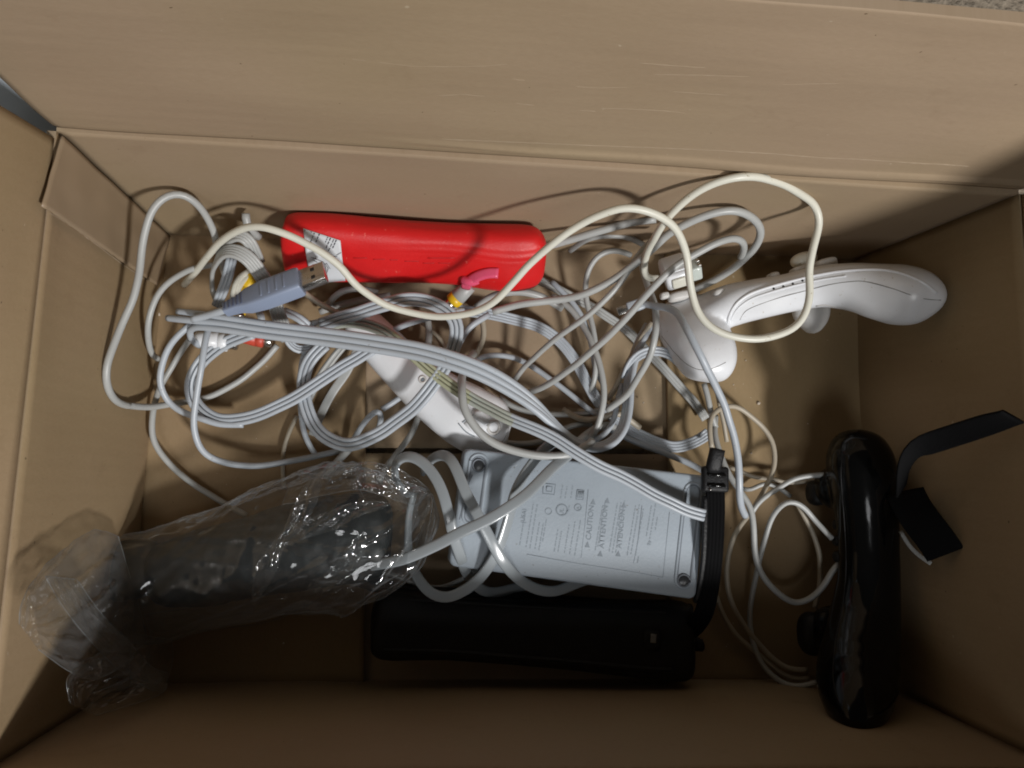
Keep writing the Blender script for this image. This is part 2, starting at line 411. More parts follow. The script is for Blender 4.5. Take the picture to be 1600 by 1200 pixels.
sheet('bottom_flap', [U(200, 1080), U(568, 1075), U(573, 350), U(250, 350)], 0.0, CBF, seed=11)
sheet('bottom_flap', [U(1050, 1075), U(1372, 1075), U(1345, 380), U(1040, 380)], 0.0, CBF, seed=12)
sheet('bottom_flap', [U(230, 698, -5), U(1330, 703, -5), U(1330, 385, -5), U(265, 350, -5)], -.0048, CB, seed=13)
sheet('bottom_flap', [U(215, 1080, -5), U(1355, 1075, -5), U(1330, 711, -5), U(230, 707, -5)], -.0048, CB, seed=14)
# perforated score marks along the back bottom edge and the glued tape patch on the left wall
tp = [U(262, 372, 2), U(241, 446, 2)]
def on_quad(u, v, A, B, D, E): return (A*(1-u)+B*u)*(1-v)+(D*(1-u)+E*u)*v
V = []; Fc = []; nu, nv = 40, 16
def leftwall_at(px, py):
    nr = (FBL-FFL).cross(HFL-FFL).normalized(); d = ray(px, py); t = (FFL-CAM).dot(nr)/d.dot(nr); return CAM+d*t
TA, TB, TD, TE = leftwall_at(242, 446), leftwall_at(60, 322), leftwall_at(262, 369), leftwall_at(92, 212)
for j in range(nv+1):
    for i in range(nu+1):
        u, v = i/nu, j/nv; p = on_quad(u, v, TA, TB, TD, TE)
        rag = .0006*noise.noise(Vector((u*30, 0, 5))) if j == 0 else 0
        V.append(p + Vector((.0016 + .0006*noise.noise(Vector((u*6, v*3, 1))), rag, 0)))
for j in range(nv):
    for i in range(nu): Fc.append((j*(nu+1)+i, j*(nu+1)+i+1, (j+1)*(nu+1)+i+1, (j+1)*(nu+1)+i))
TAPE = plastic('glued_strip', (.315, .232, .15), .42, .07, scale=40)
o = mesh_obj('glue_tab', V, Fc, TAPE, box); sm = o.modifiers.new('s', 'SOLIDIFY'); sm.thickness = .0007; sm.offset = 1
# creases in the liner: pale hairline wrinkles
def wall_at(px, py, A, B, D, push=0.0):
    nr = (B-A).cross(D-A).normalized(); d = ray(px, py); t = (A-CAM).dot(nr)/d.dot(nr); p = CAM+d*t
    return p - d*push
CREASE = plastic('crease', (.385, .30, .21), .6, .1)
VV = []; FF = []
def hair(pl, A, B, D, r):
    global VV, FF
    pl2 = []
    for k in range(len(pl)-1):
        for t in range(8): pl2.append((pl[k][0]+(pl[k+1][0]-pl[k][0])*t/8, pl[k][1]+(pl[k+1][1]-pl[k][1])*t/8 + .5*noise.noise(Vector((pl[k][0]*.1+t*.4, 0, 0)))))
    pts = drape(A, pl2, .00002)
    if len(pts) < 4: return
    fr = frames(pts); o = len(VV); n = 5
    for i, p in enumerate(pts):
        rr = r*(.3+.9*abs(noise.noise(Vector((i*.45, pl[0][0]*.1, 0))))) if 0 < i < len(pts)-1 else r*.05
        for x, y in circ(rr, n): VV.append(p + fr[i][1]*x + fr[i][2]*y*.5)
    for i in range(len(pts)-1):
        for j in range(n): a = o+i*n+j; b = o+i*n+(j+1) % n; FF.append((a, a+n, b+n, b))
bfb = bvh_of(BF); lwb = bvh_of(LW)
for pl in ([(1000, 98), (1060, 103), (1110, 106)], [(900, 135), (930, 137), (990, 136)], [(1050, 143), (1100, 146), (1145, 149)], [(1220, 132), (1262, 131), (1320, 130)],
           [(905, 172), (935, 174)], [(938, 169), (980, 170), (1040, 173), (1075, 177)], [(805, 161), (840, 165)], [(800, 123), (824, 126)], [(1020, 116), (1080, 117), (1190, 120)],
           [(550, 92), (575, 95)], [(590, 97), (640, 103), (700, 104), (760, 103), (800, 99)], [(680, 150), (720, 147), (765, 151)]):
    hair(pl, bfb, None, None, .00024)
hair([(690, 217), (760, 220), (830, 223), (900, 226), (980, 229), (1060, 232), (1140, 236), (1210, 240), (1280, 246), (1350, 249), (1420, 254), (1480, 257), (1520, 260)], bfb, None, None, .0004)
hair([(96, 204), (200, 209), (320, 214), (430, 220)], bfb, None, None, .00035)
for pl in ([(60, 322), (110, 352), (150, 382), (190, 412), (238, 444)],):
    hair(pl, lwb, None, None, .0007)
o = mesh_obj('liner_crease', VV, FF, CREASE, box); o['kind'] = 'stuff'
# crumbs on the box floor
VV = []; FF = []
def crumb(px, py, r):
    c = U(px, py, r*500); o = len(VV)
    bm = bmesh.new(); bmesh.ops.create_icosphere(bm, subdivisions=1, radius=r)
    for v in bm.verts: VV.append(c + v.co*(1+.5*noise.noise(v.co*2000+c*100)))
    for f in bm.faces: FF.append(tuple(o+v.index for v in f.verts))
    bm.free()
for a in ((1185, 630, .0013), (1174, 708, .0007), (1005, 629, .0007), (1165, 563, .0006), (1160, 548, .0005), (1146, 601, .0005), (1262, 662, .0005), (888, 559, .0005), (247, 491, .0016), (1135, 1010, .0004), (443, 1005, .0006), (520, 640, .0004)):
    crumb(*a)
for i in range(40): crumb(random.uniform(280, 1300), random.uniform(430, 1040), random.uniform(.00018, .0004))
tag(mesh_obj('crumbs', VV, FF, plastic('crumb', (.60, .52, .42), .8)), 'tiny pale crumbs and dust scattered over the box floor', 'crumbs', kind='stuff')
# strip of something grey blue outside the box, behind the corner gap
gA = U(-90, 40, -10); 
o = box_frame('painted_board', HBL + Vector((-.034, .030, -.020)), Vector((.66, .75, 0)).normalized(), Vector((-.75, .66, 0)).normalized(), UPV, .16, .012, .30, GB, bevel=.003)
tag(o, 'grey blue board glimpsed through the gap between the two flaps at the upper left', 'board')

# ------------------------------------------------------------------ cables
GR = 'cables tangled in the box'
def cable(name, L, r, mat, label, cat='cable', n=1, group=GR, roll=None, prof=None, step=.0025, smooth=4, gap=.95, child=None):
    P = path(L, step, smooth); pts = [p[0] + .00035*noise.noise_vector(p[0]*70) for p in P]
    rolls = None
    if len(L[0]) > 3: rolls = [math.radians(p[1]) for p in P]
    pf = prof or (circ(r*.00090, 12) if n == 1 else strands(n, r*.001, gap))
    o = sweep(name, pts, pf, mat, child, rolls)
    if not child: tag(o, label, cat, group)
    return o
exec_cables = True
cream = empty('cream_cable', 'thick cream cable looping highest over everything, ending at the clear white plug', 'cable', GR)
cable('cable_run', [(287,445,14),(300,432,26),(315,412,42),(335,387,60),(360,366,74),(390,355,84),(420,356,87),(445,365,86),(470,376,84),(497,392,82),(530,415,78),(558,447,72),(592,471,68),(627,485,65),(667,493,65),(707,494,68),(745,487,73),(774,470,81),(799,444,89),(828,412,98),(877,370,111),(912,348,118),(952,330,125),(984,325,128),(1015,330,127),(1044,345,122),(1064,371,115),(1074,405,106),(1078,445,100),(1087,480,96),(1104,506,95),(1133,523,95),(1170,530,95),(1205,526,95),(1237,515,95),(1257,494,96),(1265,463,98),(1264,422,101),(1271,385,105),(1280,350,108),(1274,322,113),(1254,305,122),(1222,287,133),(1190,277,140),(1159,275,143),(1127,282,140),(1096,296,135),(1067,316,128),(1044,339,118),(1027,365,105),(1014,388,88),(1007,411,72),(1007,428,64),(1014,437,61),(1028,434,60)], 2.25, W_CREAM, None, child=cream)
A = []
def cb(*a, **k): A.append((a, k))
cb('grey_cable', [(770,487,40),(795,480,42),(822,474,45),(877,468,48),(905,462,52),(926,454,55),(958,437,60),(989,414,68),(1018,391,77),(1044,365,87),(1070,351,93),(1104,336,99),(1136,329,102),(1162,332,100),(1182,345,94),(1189,365,84),(1179,388,72),(1159,408,58),(1133,428,44),(1096,448,30),(1067,457,22)], 2.5, W_GREY, 'thick pale grey cable doubling back in a tall loop by the back wall')
cb('grey_cable', [(804,594,8),(819,573,14),(843,552,26),(867,530,38),(898,508,48),(933,481,56),(951,462,60),(970,440,63),(995,402,68),(1012,382,66),(1028,368,60)], 1.95, W_GREY, 'pale grey cable rising diagonally from the centre floor to beneath the thick grey one')
cb('grey_cable', [(826,614,14),(846,606,20),(871,591,30),(895,573,40),(922,551,50),(951,525,60),(974,502,67),(993,480,73),(1013,457,79),(1035,434,85),(1066,408,89),(1084,399,90),(1113,382,92),(1142,372,92),(1157,374,88),(1163,388,76),(1157,402,60)], 2.25, W_GREY, 'pale grey cable crossing diagonally in front of the clear white plug')
cb('white_cable', [(1003,415,30),(1011,444,38),(1019,465,45),(1024,484,52),(1026,504,56),(1024,523,57),(1019,546,54),(1009,569,48),(993,596,40),(984,612,34),(968,627,28),(948,640,22)], 2.3, W_GREY, 'pale cable bowing down in an arc left of the white gamepad')
mic = empty('micro_usb_cable', 'pale cable with tiny metal plug running over the white gamepad towards the black strap', 'cable', GR)
cable('cable_run', [(1003,474,50),(1029,479,56),(1044,480,62),(1058,489,70),(1070,507,78),(1081,530,82),(1096,559,82),(1111,588,76),(1124,614,70),(1133,635,66),(1140,660,62),(1147,683,60),(1152,709,58),(1155,742,56),(1156,774,52),(1158,793,44),(1164,806,34)], 2.35, W_COOL, None, child=mic)
cb('thin_cable', [(1112,700,30),(1109,676,30),(1110,655,28),(1119,641,26),(1139,634,24),(1155,637,22),(1174,651,20),(1194,669,18),(1207,690,18),(1211,713,18),(1209,734,18),(1200,755,18),(1187,778,18),(1176,797,18),(1160,816,18),(1144,845,18),(1136,882,16),(1137,920,14),(1147,950,12),(1165,980,10),(1185,1005,8),(1205,1027,8),(1230,1044,8),(1262,1046,10)], 1.75, W_BEIGE, 'thin beige cable arching beside the black buckle then dropping to the dark front')
cb('thin_cable', [(1118,650,16),(1116,676,22),(1122,700,26),(1130,722,30),(1139,742,32),(1150,760,33),(1163,777,34),(1174,797,34),(1177,820,34),(1178,850,32),(1183,880,30),(1197,907,27),(1220,931,24),(1242,943,22),(1265,936,24),(1287,915,28),(1303,888,32),(1325,872,34)], 2.05, W_GREY, 'pale cable curving down beside the black strap and up to the black gamepad')
cb('thin_cable', [(1300,842,34),(1287,828,33),(1272,811,31),(1256,792,34),(1241,783,35),(1228,784,34),(1213,797,30),(1203,815,26),(1195,842,22),(1185,882,16),(1176,925,10),(1172,962,8),(1177,1007,8),(1192,1040,8),(1215,1063,10),(1242,1073,14),(1276,1066,20)], 1.8, W_GREY, 'thin grey loop peaking left of the black gamepad and running along the front wall')
cb('thin_cable', [(1244,784,24),(1255,803,22),(1272,837,20),(1281,875,18),(1281,915,16),(1273,950,14)], 1.7, W_BEIGE, 'thin faint strand hanging just left of the black gamepad')
cb('thin_cable', [(1118,928,10),(1132,965,8),(1150,992,8),(1168,1008,6),(1200,1035,6),(1230,1058,6),(1264,1060,8)], 1.7, W_BEIGE, 'thin dim strand near the foot of the black strap going to the front wall')
cb('thin_cable', [(1172,806,22),(1179,793,24),(1194,776,25),(1213,765,25),(1230,754,26),(1249,745,28),(1290,742,30)], 1.8, W_GREY, 'thin grey strand heading right into the upper side of the black gamepad')
cb('thin_cable', [(1140,730,6),(1161,738,8),(1181,747,10),(1204,747,12),(1225,754,12),(1262,752,14),(1290,748,16)], 1.6, W_BEIGE, 'thin beige strand lying on the floor in the gamepad shadow')
cb('thin_cable', [(1150,758,5),(1168,768,6),(1190,756,8),(1210,758,8),(1235,775,6)], 1.6, W_GREY, 'short grey strand on the floor under the thin arch')
# left
cb('white_cable', [(352,432,14),(345,405,36),(338,382,54),(335,366,62),(325,342,71),(310,320,80),(290,305,86),(272,301,88),(252,310,88),(237,330,87),(227,360,84),(221,400,80),(217,435,78),(205,475,76),(187,515,75),(172,555,76),(165,580,75),(167,604,70),(178,624,60),(200,634,44),(235,636,24),(264,632,12),(284,629,8),(324,621,5),(370,598,4),(410,566,4),(433,540,6)], 2.15, W_GREY, 'long pale cable looping tall against the left wall and back corner')
cb('white_cable', [(335,414,28),(310,417,33),(292,423,38),(272,434,42),(252,452,44),(237,480,43),(231,510,39),(232,535,30),(238,555,20),(248,561,12)], 1.95, W_GREY, 'smaller hook of pale cable inside the tall left loop')
cb('white_cable', [(305,503,36),(285,517,36),(267,538,34),(254,564,31),(249,587,28),(252,608,24),(261,626,20),(277,640,18),(296,648,18),(318,655,18),(345,663,17),(380,664,17)], 2.1, W_COOL, 'single cool white strand bowing left from the flat triple cable')
cb('white_cable', [(328,508,36),(323,522,40),(319,546,42),(313,584,40),(307,616,36),(303,650,32),(304,676,28),(313,701,24),(335,718,20),(370,727,17),(413,727,14),(456,720,10),(500,711,7),(545,702,5)], 2.1, W_COOL, 'single cool white strand dropping from the triple cable and turning right above the plastic bag')
cb('white_cable', [(297,530,20),(285,546,16),(274,564,14),(262,584,12),(250,606,12),(243,624,14),(238,645,15),(237,675,14),(246,701,11),(269,730,8),(301,756,5),(333,776,4),(385,806,4)], 2.0, W_GREY, 'pale strand running down the left floor edge and under the plastic bag')
cb('flat_cable', [(395,520,26,0),(372,527,24,0),(350,537,22,10),(322,557,20,30),(304,580,19,45),(297,603,17,40),(301,625,15,20),(316,643,15,0),(341,656,16,0),(379,655,18,0),(416,643,20,0),(453,626,22,0),(485,606,25,0),(522,581,28,0),(560,558,31,0),(590,540,33,0)], 1.42, W_COOL, 'flat triple ribbon sweeping left to centre below the main triple cable', n=3, gap=.88)
main = empty('triple_cable', 'broad three strand white cable running from far left across the centre into an upright loop', 'cable', GR)
ctr = [(324,502,46),(372,509,49),(420,516,52),(478,523,55),(550,532,60),(615,542,64),(660,550,67),(705,563,69),(754,581,69),(797,605,66),(830,628,63),(858,655,58),(879,676,52),(898,691,46),(921,700,40),(944,699,36),(961,688,33),(974,670,30),(980,648,27),(982,620,24),(983,592,22),(990,560,20),(1006,520,20),(1018,502,20)]
starts = [[(298,489,42),(278,487,38)], [(290,500,42),(262,497,36)], [(306,511,42),(296,518,36),(300,532,28),(312,540,20)]]
cp = path(ctr, .003, 4); cpts = [p[0] for p in cp]; cfr = frames(cpts)
L0 = 0
for k in (-1, 0, 1):
    sp = [U(*q) for q in reversed(starts[k+1])]
    run = []
    tot = len(cpts)
    for i in range(3, tot, 4):
        t = i/tot; sc = .00345 if t < .5 else .00345 - .0012*min(1, (t-.5)/.15)
        lift = 0.0 if t < .5 else min(1, (t-.5)/.12)
        ang = lift*math.radians(60)
        off = cfr[i][1]*(math.cos(ang)) + cfr[i][2]*(math.sin(ang))
        run.append(cpts[i] + off*(k*sc))
    pp = [q[0] for q in catmull([(p,) for p in sp+run], .0025, 3)]
    sweep('strand', pp, circ(.00195, 12), W_COOL, main)
cb('yellowed_cable', [(492,520,26),(515,509,32),(540,503,36),(570,506,40),(605,521,44),(639,548,47),(664,572,49),(690,592,51),(719,613,53),(749,630,56),(778,645,60),(797,655,62),(830,668,64),(862,682,65),(895,704,66),(927,723,66),(958,738,65),(990,755,64),(1020,772,63),(1050,787,62),(1076,799,60),(1100,805,58)], 1.28, W_YEL, 'flat triple cable, yellowed where it crosses the white handheld controller', n=3, gap=.88)
cb('coiled_cable', [(501,508,34),(534,497,40),(566,487,46),(595,478,50),(623,470,53),(647,466,54),(666,469,54),(689,478,54),(705,490,54),(713,503,53),(715,521,52),(711,540,51),(703,560,50),(689,584,50),(673,606,50),(652,632,47),(623,656,40),(591,678,33),(558,693,28),(534,695,25),(509,684,23),(493,668,22),(482,647,22),(475,622,21),(474,595,20),(479,572,20),(490,554,20),(508,538,22)], 1.5, W_COOL, 'round coil of triple cable encircling the white handheld controller', n=3, gap=.86)
cb('coiled_cable', [(482,540,12),(472,560,13),(469,596,14),(469,631,14),(472,663,12),(480,690,9),(494,712,6)], 1.9, W_COOL, 'strand hugging the outer left side of the round coil')
cb('flat_cable', [(692,480,9),(715,484,9),(754,489,9),(786,495,9),(811,501,9),(835,508,9),(856,518,9),(876,533,9),(890,550,9),(902,569,9),(914,592,9),(925,612,9),(938,634,8),(955,650,8),(971,663,8),(1002,681,10),(1034,694,12),(1059,699,14),(1088,690,18),(1108,676,22)], 0.95, W_COOL, 'flat four strand ribbon lying in a wide arc on the floor right of centre', n=4)
cb('flat_cable', [(825,428,5),(848,441,5),(867,450,5),(884,459,5),(904,469,5),(925,479,5),(941,489,6),(961,503,6),(983,519,6),(1001,537,6),(1022,560,6),(1047,587,6),(1067,609,6),(1086,630,6),(1103,655,6)], 1.05, W_GREY, 'flat triple ribbon on the floor from the red jacket towards the black buckle', n=3)
cb('flat_cable', [(1070,578,22,-20),(1055,560,26,-20),(1039,550,28,-10),(1022,547,28,0),(1006,549,27,10),(993,557,25,20),(983,571,22,30),(976,590,18,40)], 1.1, W_COOL, 'short hooked end of flat ribbon left of the white gamepad grip', n=3)
cb('beige_cable', [(1018,504,24),(1006,520,22),(996,538,20),(984,562,18),(971,586,16),(961,607,14),(950,624,12)], 1.9, W_BEIGE, 'warm beige strand leaning down left beside the bowed cable')
cb('grey_cable', [(985,398,24),(975,394,26),(959,390,28),(943,394,27),(927,406,25),(918,422,22),(915,447,18),(916,470,16),(922,493,16),(928,519,16),(931,545,16),(931,571,15),(929,596,12),(922,612,8)], 2.0, W_GREY, 'grey strand making a small arch at the back wall then dropping towards the centre')
cb('grey_cable', [(862,462,16),(884,476,18),(905,499,20),(919,524,24),(930,548,27),(938,572,28),(943,595,29),(944,618,29),(941,641,28),(935,664,26),(927,681,22),(912,692,16)], 2.2, W_GREY, 'thick dull grey cable curving down through the right knot of the tangle')
cb('grey_cable', [(741,552,20),(727,568,36),(722,590,50),(721,610,58),(723,630,60),(730,650,60),(745,671,59),(765,689,58),(789,700,58),(822,709,58),(854,713,58),(883,712,57),(905,704,54),(925,690,44)], 2.6, W_GREY, 'thick grey cable sagging from the white handheld controller over the adapter edge')
cb('white_cable', [(735,572,6),(745,561,6),(757,557,6),(778,554,6),(802,558,6),(827,570,7),(851,587,8),(875,603,9),(895,619,10),(918,638,11),(935,650,12)], 2.0, W_COOL, 'single white strand in a low arc on the floor at the centre')
cb('grey_cable', [(780,620,6),(791,630,6),(814,640,6),(838,645,6),(871,648,6),(911,647,8),(940,640,10)], 2.0, W_GREY, 'dim grey strand running flat behind the white controller tip')
cb('grey_cable', [(785,690,4),(800,693,4),(822,693,4),(854,687,4),(879,671,6),(903,663,8),(925,664,8)], 2.0, W_GREY, 'dim grey strand on the floor just above the adapter')
cb('white_plug_cord', [(795,592,10),(793,608,12),(796,618,14),(808,622,15),(822,616,14)], 2.4, W_COOL, 'small curled cable end under the triple cable')
FL = flat(.0031, .0014, 3.2)
cb('mains_cable', [(575,884,46,18),(593,881,49,18),(625,876,54,15),(670,858,62,12),(715,834,68,10),(760,813,71,10),(805,786,70,10),(839,757,66,15),(862,732,62,20),(884,714,56,25),(900,700,48,25)], 0, W_SHINY, 'glossy flat grey cord crossing over the left half of the adapter', prof=FL)
cb('mains_cable', [(640,775,30,60),(628,765,32,60),(616,745,36,60),(617,724,42,50),(632,712,47,30),(654,717,50,10),(677,741,54,0),(692,770,57,0),(701,806,58,0),(710,842,54,0),(722,876,46,0),(735,905,34,0),(760,925,22,0),(795,922,14,0),(830,912,10,0)], 0, W_SHINY, 'glossy flat grey cord looping beside the bag tip and down the adapter left side', prof=FL)
cb('mains_cable', [(660,738,30,60),(670,722,36,50),(686,711,44,20),(701,714,50,5),(715,737,55,0),(728,770,58,0),(744,801,59,0),(764,837,58,0),(782,873,54,0),(805,900,46,0),(830,918,38,0),(862,924,32,0),(895,914,26,0),(930,900,18,0),(960,885,12,0)], 0, W_SHINY, 'second glossy flat cord running diagonally down across the adapter labels', prof=FL)
cb('mains_cable', [(648,770,26,70),(640,800,26,70),(637,849,28,60),(643,882,32,40),(656,909,34,20),(677,929,36,0),(699,934,38,0),(726,923,42,0),(753,900,48,-10),(769,876,52,-20),(783,848,55,-25),(796,806,58,-30),(803,774,60,-30),(818,743,58,-30),(843,709,52,-20),(862,692,46,-10),(890,680,38,0)], 0, W_SHINY, 'glossy flat cord making the large lower loop in front of the adapter', prof=FL)
cb('mains_cable', [(585,890,14),(620,900,14),(650,912,12),(690,918,10),(730,900,8),(760,880,6)], 1.6, W_GREY, 'dim thin cord in the shadow under the adapter cords')
# left cluster
cb('ribbon_bundle', [(340,470,22,60),(333,455,28,60),(331,433,38,55),(336,412,50,45),(346,397,58,30),(362,390,62,15),(380,396,62,0),(396,412,58,0),(410,431,52,0),(422,455,44,0),(432,482,38,0),(441,506,34,0),(450,530,24,20)], 1.25, W_GREY, 'bent ribbon of five strands folded over behind the blue grey plug', n=5, gap=.62)
cb('ribbon_bundle', [(345,404,40,50),(350,384,52,30),(360,371,60,15),(376,366,64,0),(389,375,62,0),(398,392,56,0),(405,410,48,0)], 1.25, W_GREY, 'second folded ribbon just under the cream cable at the left', n=4, gap=.62)
cb('ribbon_bundle', [(362,404,44,20),(359,420,44,20),(354,437,42,20),(347,456,38,20),(339,478,30,20)], 1.3, W_COOL, 'short straight ribbon going down to the strain relief of the blue grey plug', n=3, gap=.7)
cb('ribbon_bundle', [(384,334,62),(384,350,60),(392,362,56),(404,370,50)], 2.6, W_GREY, 'blunt cable stub poking up behind the cream cable near the back wall')
cb('ribbon_bundle', [(398,425,20,30),(380,432,26,40),(369,448,30,50),(366,468,28,60)], 1.6, W_CREAM, 'pale strand beside the yellow plug in the left cluster', n=2)
cb('ribbon_bundle', [(404,486,30,60),(412,502,30,60),(408,514,26,60),(396,520,22,60)], 2.4, W_COOL, 'small curl of cable hanging under the blue grey plug')
cb('ribbon_bundle', [(441,500,22,50),(448,528,20,50),(460,545,16,40),(474,548,14,20),(488,543,14,0),(500,534,14,0)], 1.2, W_COOL, 'ribbon curling up under the main triple cable left of centre', n=3, gap=.75)
cb('ribbon_bundle', [(443,486,26,30),(461,493,28,30),(475,502,26,30),(484,512,22,30)], 1.5, W_COOL, 'short twisted ribbon to the right of the blue grey plug', n=2)
cb('white_cable', [(485,506,20),(505,502,24),(520,499,26),(540,493,26),(560,486,24)], 2.3, W_COOL, 'short bright strand meeting the coil just above the main triple cable')
cb('beige_cable', [(466,448,30),(475,458,30),(493,470,28),(518,485,24),(538,492,22)], 1.9, W_BEIGE, 'beige strand coming down right from beneath the metal plug tip')
cb('grey_cable', [(510,480,12),(516,470,14),(526,459,18),(541,452,20),(560,450,20),(590,458,18)], 2.3, W_GREY, 'small grey arch under the lower edge of the red jacket')
cb('grey_cable', [(500,487,8),(521,479,10),(558,470,14),(583,466,18),(610,462,20)], 2.5, W_GREY, 'dim grey strand flat beneath the red jacket')
cb('white_cable', [(600,526,20),(618,514,24),(639,505,28),(672,496,30),(700,490,30),(725,485,28)], 2.1, W_COOL, 'pale strand passing behind the sag of the cream cable')
cb('white_cable', [(708,556,12),(716,540,16),(724,524,20),(733,511,22),(746,502,22),(764,492,20)], 2.2, W_COOL, 'short white strand slanting from the coil to the floor ribbon')
cb('beige_cable', [(752,492,6),(756,512,6),(755,530,6),(748,548,6),(738,562,6)], 2.0, W_BEIGE, 'thin brownish strand hanging down at the centre floor')
cb('grey_cable', [(745,480,16),(756,470,20),(770,462,24),(794,456,26),(827,458,26),(850,465,24),(878,482,20)], 2.6, W_GREY, 'thick grey cable arching below the right end of the red jacket')
cb('grey_cable', [(668,497,8),(671,515,8),(669,538,8),(664,560,6)], 2.4, W_GREY, 'dull grey strand hanging down in the shadow inside the coil')
cb('grey_cable', [(660,505,4),(680,520,4),(695,540,4),(706,560,4)], 1.4, W_BEIGE, 'very thin strand on the floor inside the coil')
cb('flat_cable', [(552,520,14,20),(540,536,12,20),(518,562,10,20),(503,584,9,20),(490,606,8,20),(480,628,7,20)], 1.3, W_GREY, 'short ribbon slanting down left inside the coil', n=2)
cb('flat_cable', [(566,535,12,0),(556,552,10,0),(543,580,8,0),(524,606,7,0),(508,634,6,0),(496,660,6,0),(488,680,5,0)], 0, W_GREY, 'wide flat band slanting down inside the left of the coil', prof=flat(.0026, .0010, 4))
cb('white_cable', [(648,600,8),(633,614,10),(612,631,12),(597,640,12)], 2.0, W_COOL, 'short strand leaving the underside of the white handheld controller')
cb('white_cable', [(545,700,6),(555,682,10),(566,664,14),(579,648,18),(590,640,19),(597,648,17),(594,662,13),(588,678,9)], 2.0, W_COOL, 'narrow pointed loop standing inside the bottom of the coil')
cb('grey_cable', [(656,640,10),(652,655,10),(644,676,10),(628,699,10),(612,718,12),(600,736,16),(592,752,20)], 2.1, W_GREY, 'grey strand coming down from the coil to the tip of the plastic bag')
cb('thin_cable', [(464,650,5),(450,678,5),(443,704,5),(441,738,5),(445,765,5)], 1.5, W_BEIGE, 'faint thin strand on the floor left of the coil')
cb('grey_cable', [(545,702,12),(532,716,14),(520,732,16),(508,750,18)], 2.6, W_GREY, 'short thick strand going under the top of the bag')
cb('grey_cable', [(955,672,10),(971,680,10),(1002,695,10),(1034,706,12),(1059,716,14),(1090,731,18),(1105,740,20)], 2.2, W_COOL, 'pale strand running right along the far edge of the adapter to the buckle')
cb('grey_cable', [(900,694,20),(909,686,20),(922,675,18),(942,664,16),(960,668,12)], 2.8, W_GREY, 'short fat strand in the knot above the adapter')
cb('grey_cable', [(848,386,44),(880,378,50),(930,363,58),(975,350,64),(1005,344,68),(1025,342,70)], 2.6, W_GREY, 'dim grey cable lying along the back wall behind the cream arch')
cb('grey_cable', [(890,392,20),(915,375,30),(945,368,34),(985,372,34),(1010,385,30)], 2.0, W_GREY, 'soft grey strand arching low against the back wall')
cb('grey_cable', [(1100,600,24),(1108,628,24),(1112,650,22),(1118,668,20)], 2.0, W_GREY, 'strand dropping from beneath the white gamepad grip')
cb('grey_cable', [(1118,590,18),(1122,622,18),(1130,655,16),(1136,690,12)], 1.6, W_BEIGE, 'thin strand beside the gamepad grip partly behind the bright cable')
cb('grey_cable', [(880,640,6),(905,655,10),(935,655,16),(965,645,18),(1000,668,14)], 2.2, W_BEIGE, 'beige strand threaded through the dark centre of the knot')
cb('white_cable', [(925,690,20),(945,680,20),(958,660,20),(964,630,18),(972,600,16)], 2.0, W_COOL, 'inner strand following the upright loop of the triple cable')
cb('grey_cable', [(862,440,10),(892,470,12),(912,500,12),(925,540,12),(930,575,10),(945,605,10)], 2.0, W_COOL, 'pale strand paralleling the drop right of centre')
for a, k in A:
    o_ = cable(*a, **k)
    if a[0] == 'yellowed_cable':
        o_.data.materials.append(W_COOL); W_MID = plastic('half_yellowed', (.43, .455, .40), .4, .1); o_.data.materials.append(W_MID)
        xa, xb, xc = U(735, 620, 55).x, U(800, 650, 60).x, U(615, 530, 45).x
        for p in o_.data.polygons: p.material_index = 0 if xc < p.center.x < xa else (2 if p.center.x < xb else 1)

# ------------------------------------------------------------------ plugs
def axes(p, q, up=UPV):
    X = (q-p).normalized(); Y = up.cross(X).normalized(); Z = X.cross(Y); return X, Y, Z
# blue grey usb plug
usb = empty('usb_plug', 'blue grey rectangular usb plug with a bright metal tip lying over the left cables', 'plug')
a0, a1, a2 = U(352, 484, 58), U(466, 441, 66), U(506, 427, 69)
X, Y, Z = axes(a0, a1)
q = math.radians(-28); Y, Z = Y*math.cos(q)+Z*math.sin(q), Z*math.cos(q)-Y*math.sin(q)
def bx(name, a, b, w_, h_, mat, par, bev=.0008, off=Vector((0, 0, 0))):
    return box_frame(name, (a+b)/2+off, X, Y, Z, (b-a).length, w_, h_, mat, par, bev)
bd = bmesh.new(); secs = [(0, .0035, .003), (.008, .0042, .0036), (.014, .0066, .0046), (.024, .0078, .0052), (.044, .0078, .0052), (.0455, .0074, .0048)]
V = []; Fc = []; n = 24
for d, wx, hx in secs:
    for (x, y) in flat(1, 1, 6): V.append(a0 + X*d + Y*x*wx + Z*y*hx)
for i in range(len(secs)-1):
    for j in range(n): p_ = i*n+j; r_ = i*n+(j+1) % n; Fc.append((p_, r_, r_+n, p_+n))
Fc.append(tuple(reversed(range(n)))); Fc.append(tuple(range((len(secs)-1)*n, len(secs)*n)))
o = mesh_obj('plug_body', V, Fc, USBB, usb); o.data.set_sharp_from_angle(angle=math.radians(40))
bx('metal_tip', a0+X*.0445, a0+X*.0600, .0125, .0052, STEEL, usb, .0004)
for s in (-1, 1): box_frame('contact_hole', a0+X*.0535+Y*.0028*s+Z*.0026, X, Y, Z, .0022, .0022, .0004, plastic('dark_hole', (.02, .02, .02), .6), usb)
for k in range(5):
    for s in (-1, 1): box_frame('relief_slot', a0+X*(.0015+.0026*k)+Z*s*(.0031+.0003*k), X, Y, Z, .0011, .0048+.0008*k, .0007, USBD, usb, .0002)
for k in range(4):
    box_frame('grip_rib', a0+X*(.024+.0045*k)+Z*.0052, X, Y, Z, .0011, .0095, .0006, USBB, usb, .0002)
sweep('plug_cord', [p[0] for p in path([(300,499,50),(320,494,52),(340,488,56),(356,483,58)], .002, 2)], circ(.0021, 12), W_COOL, usb)
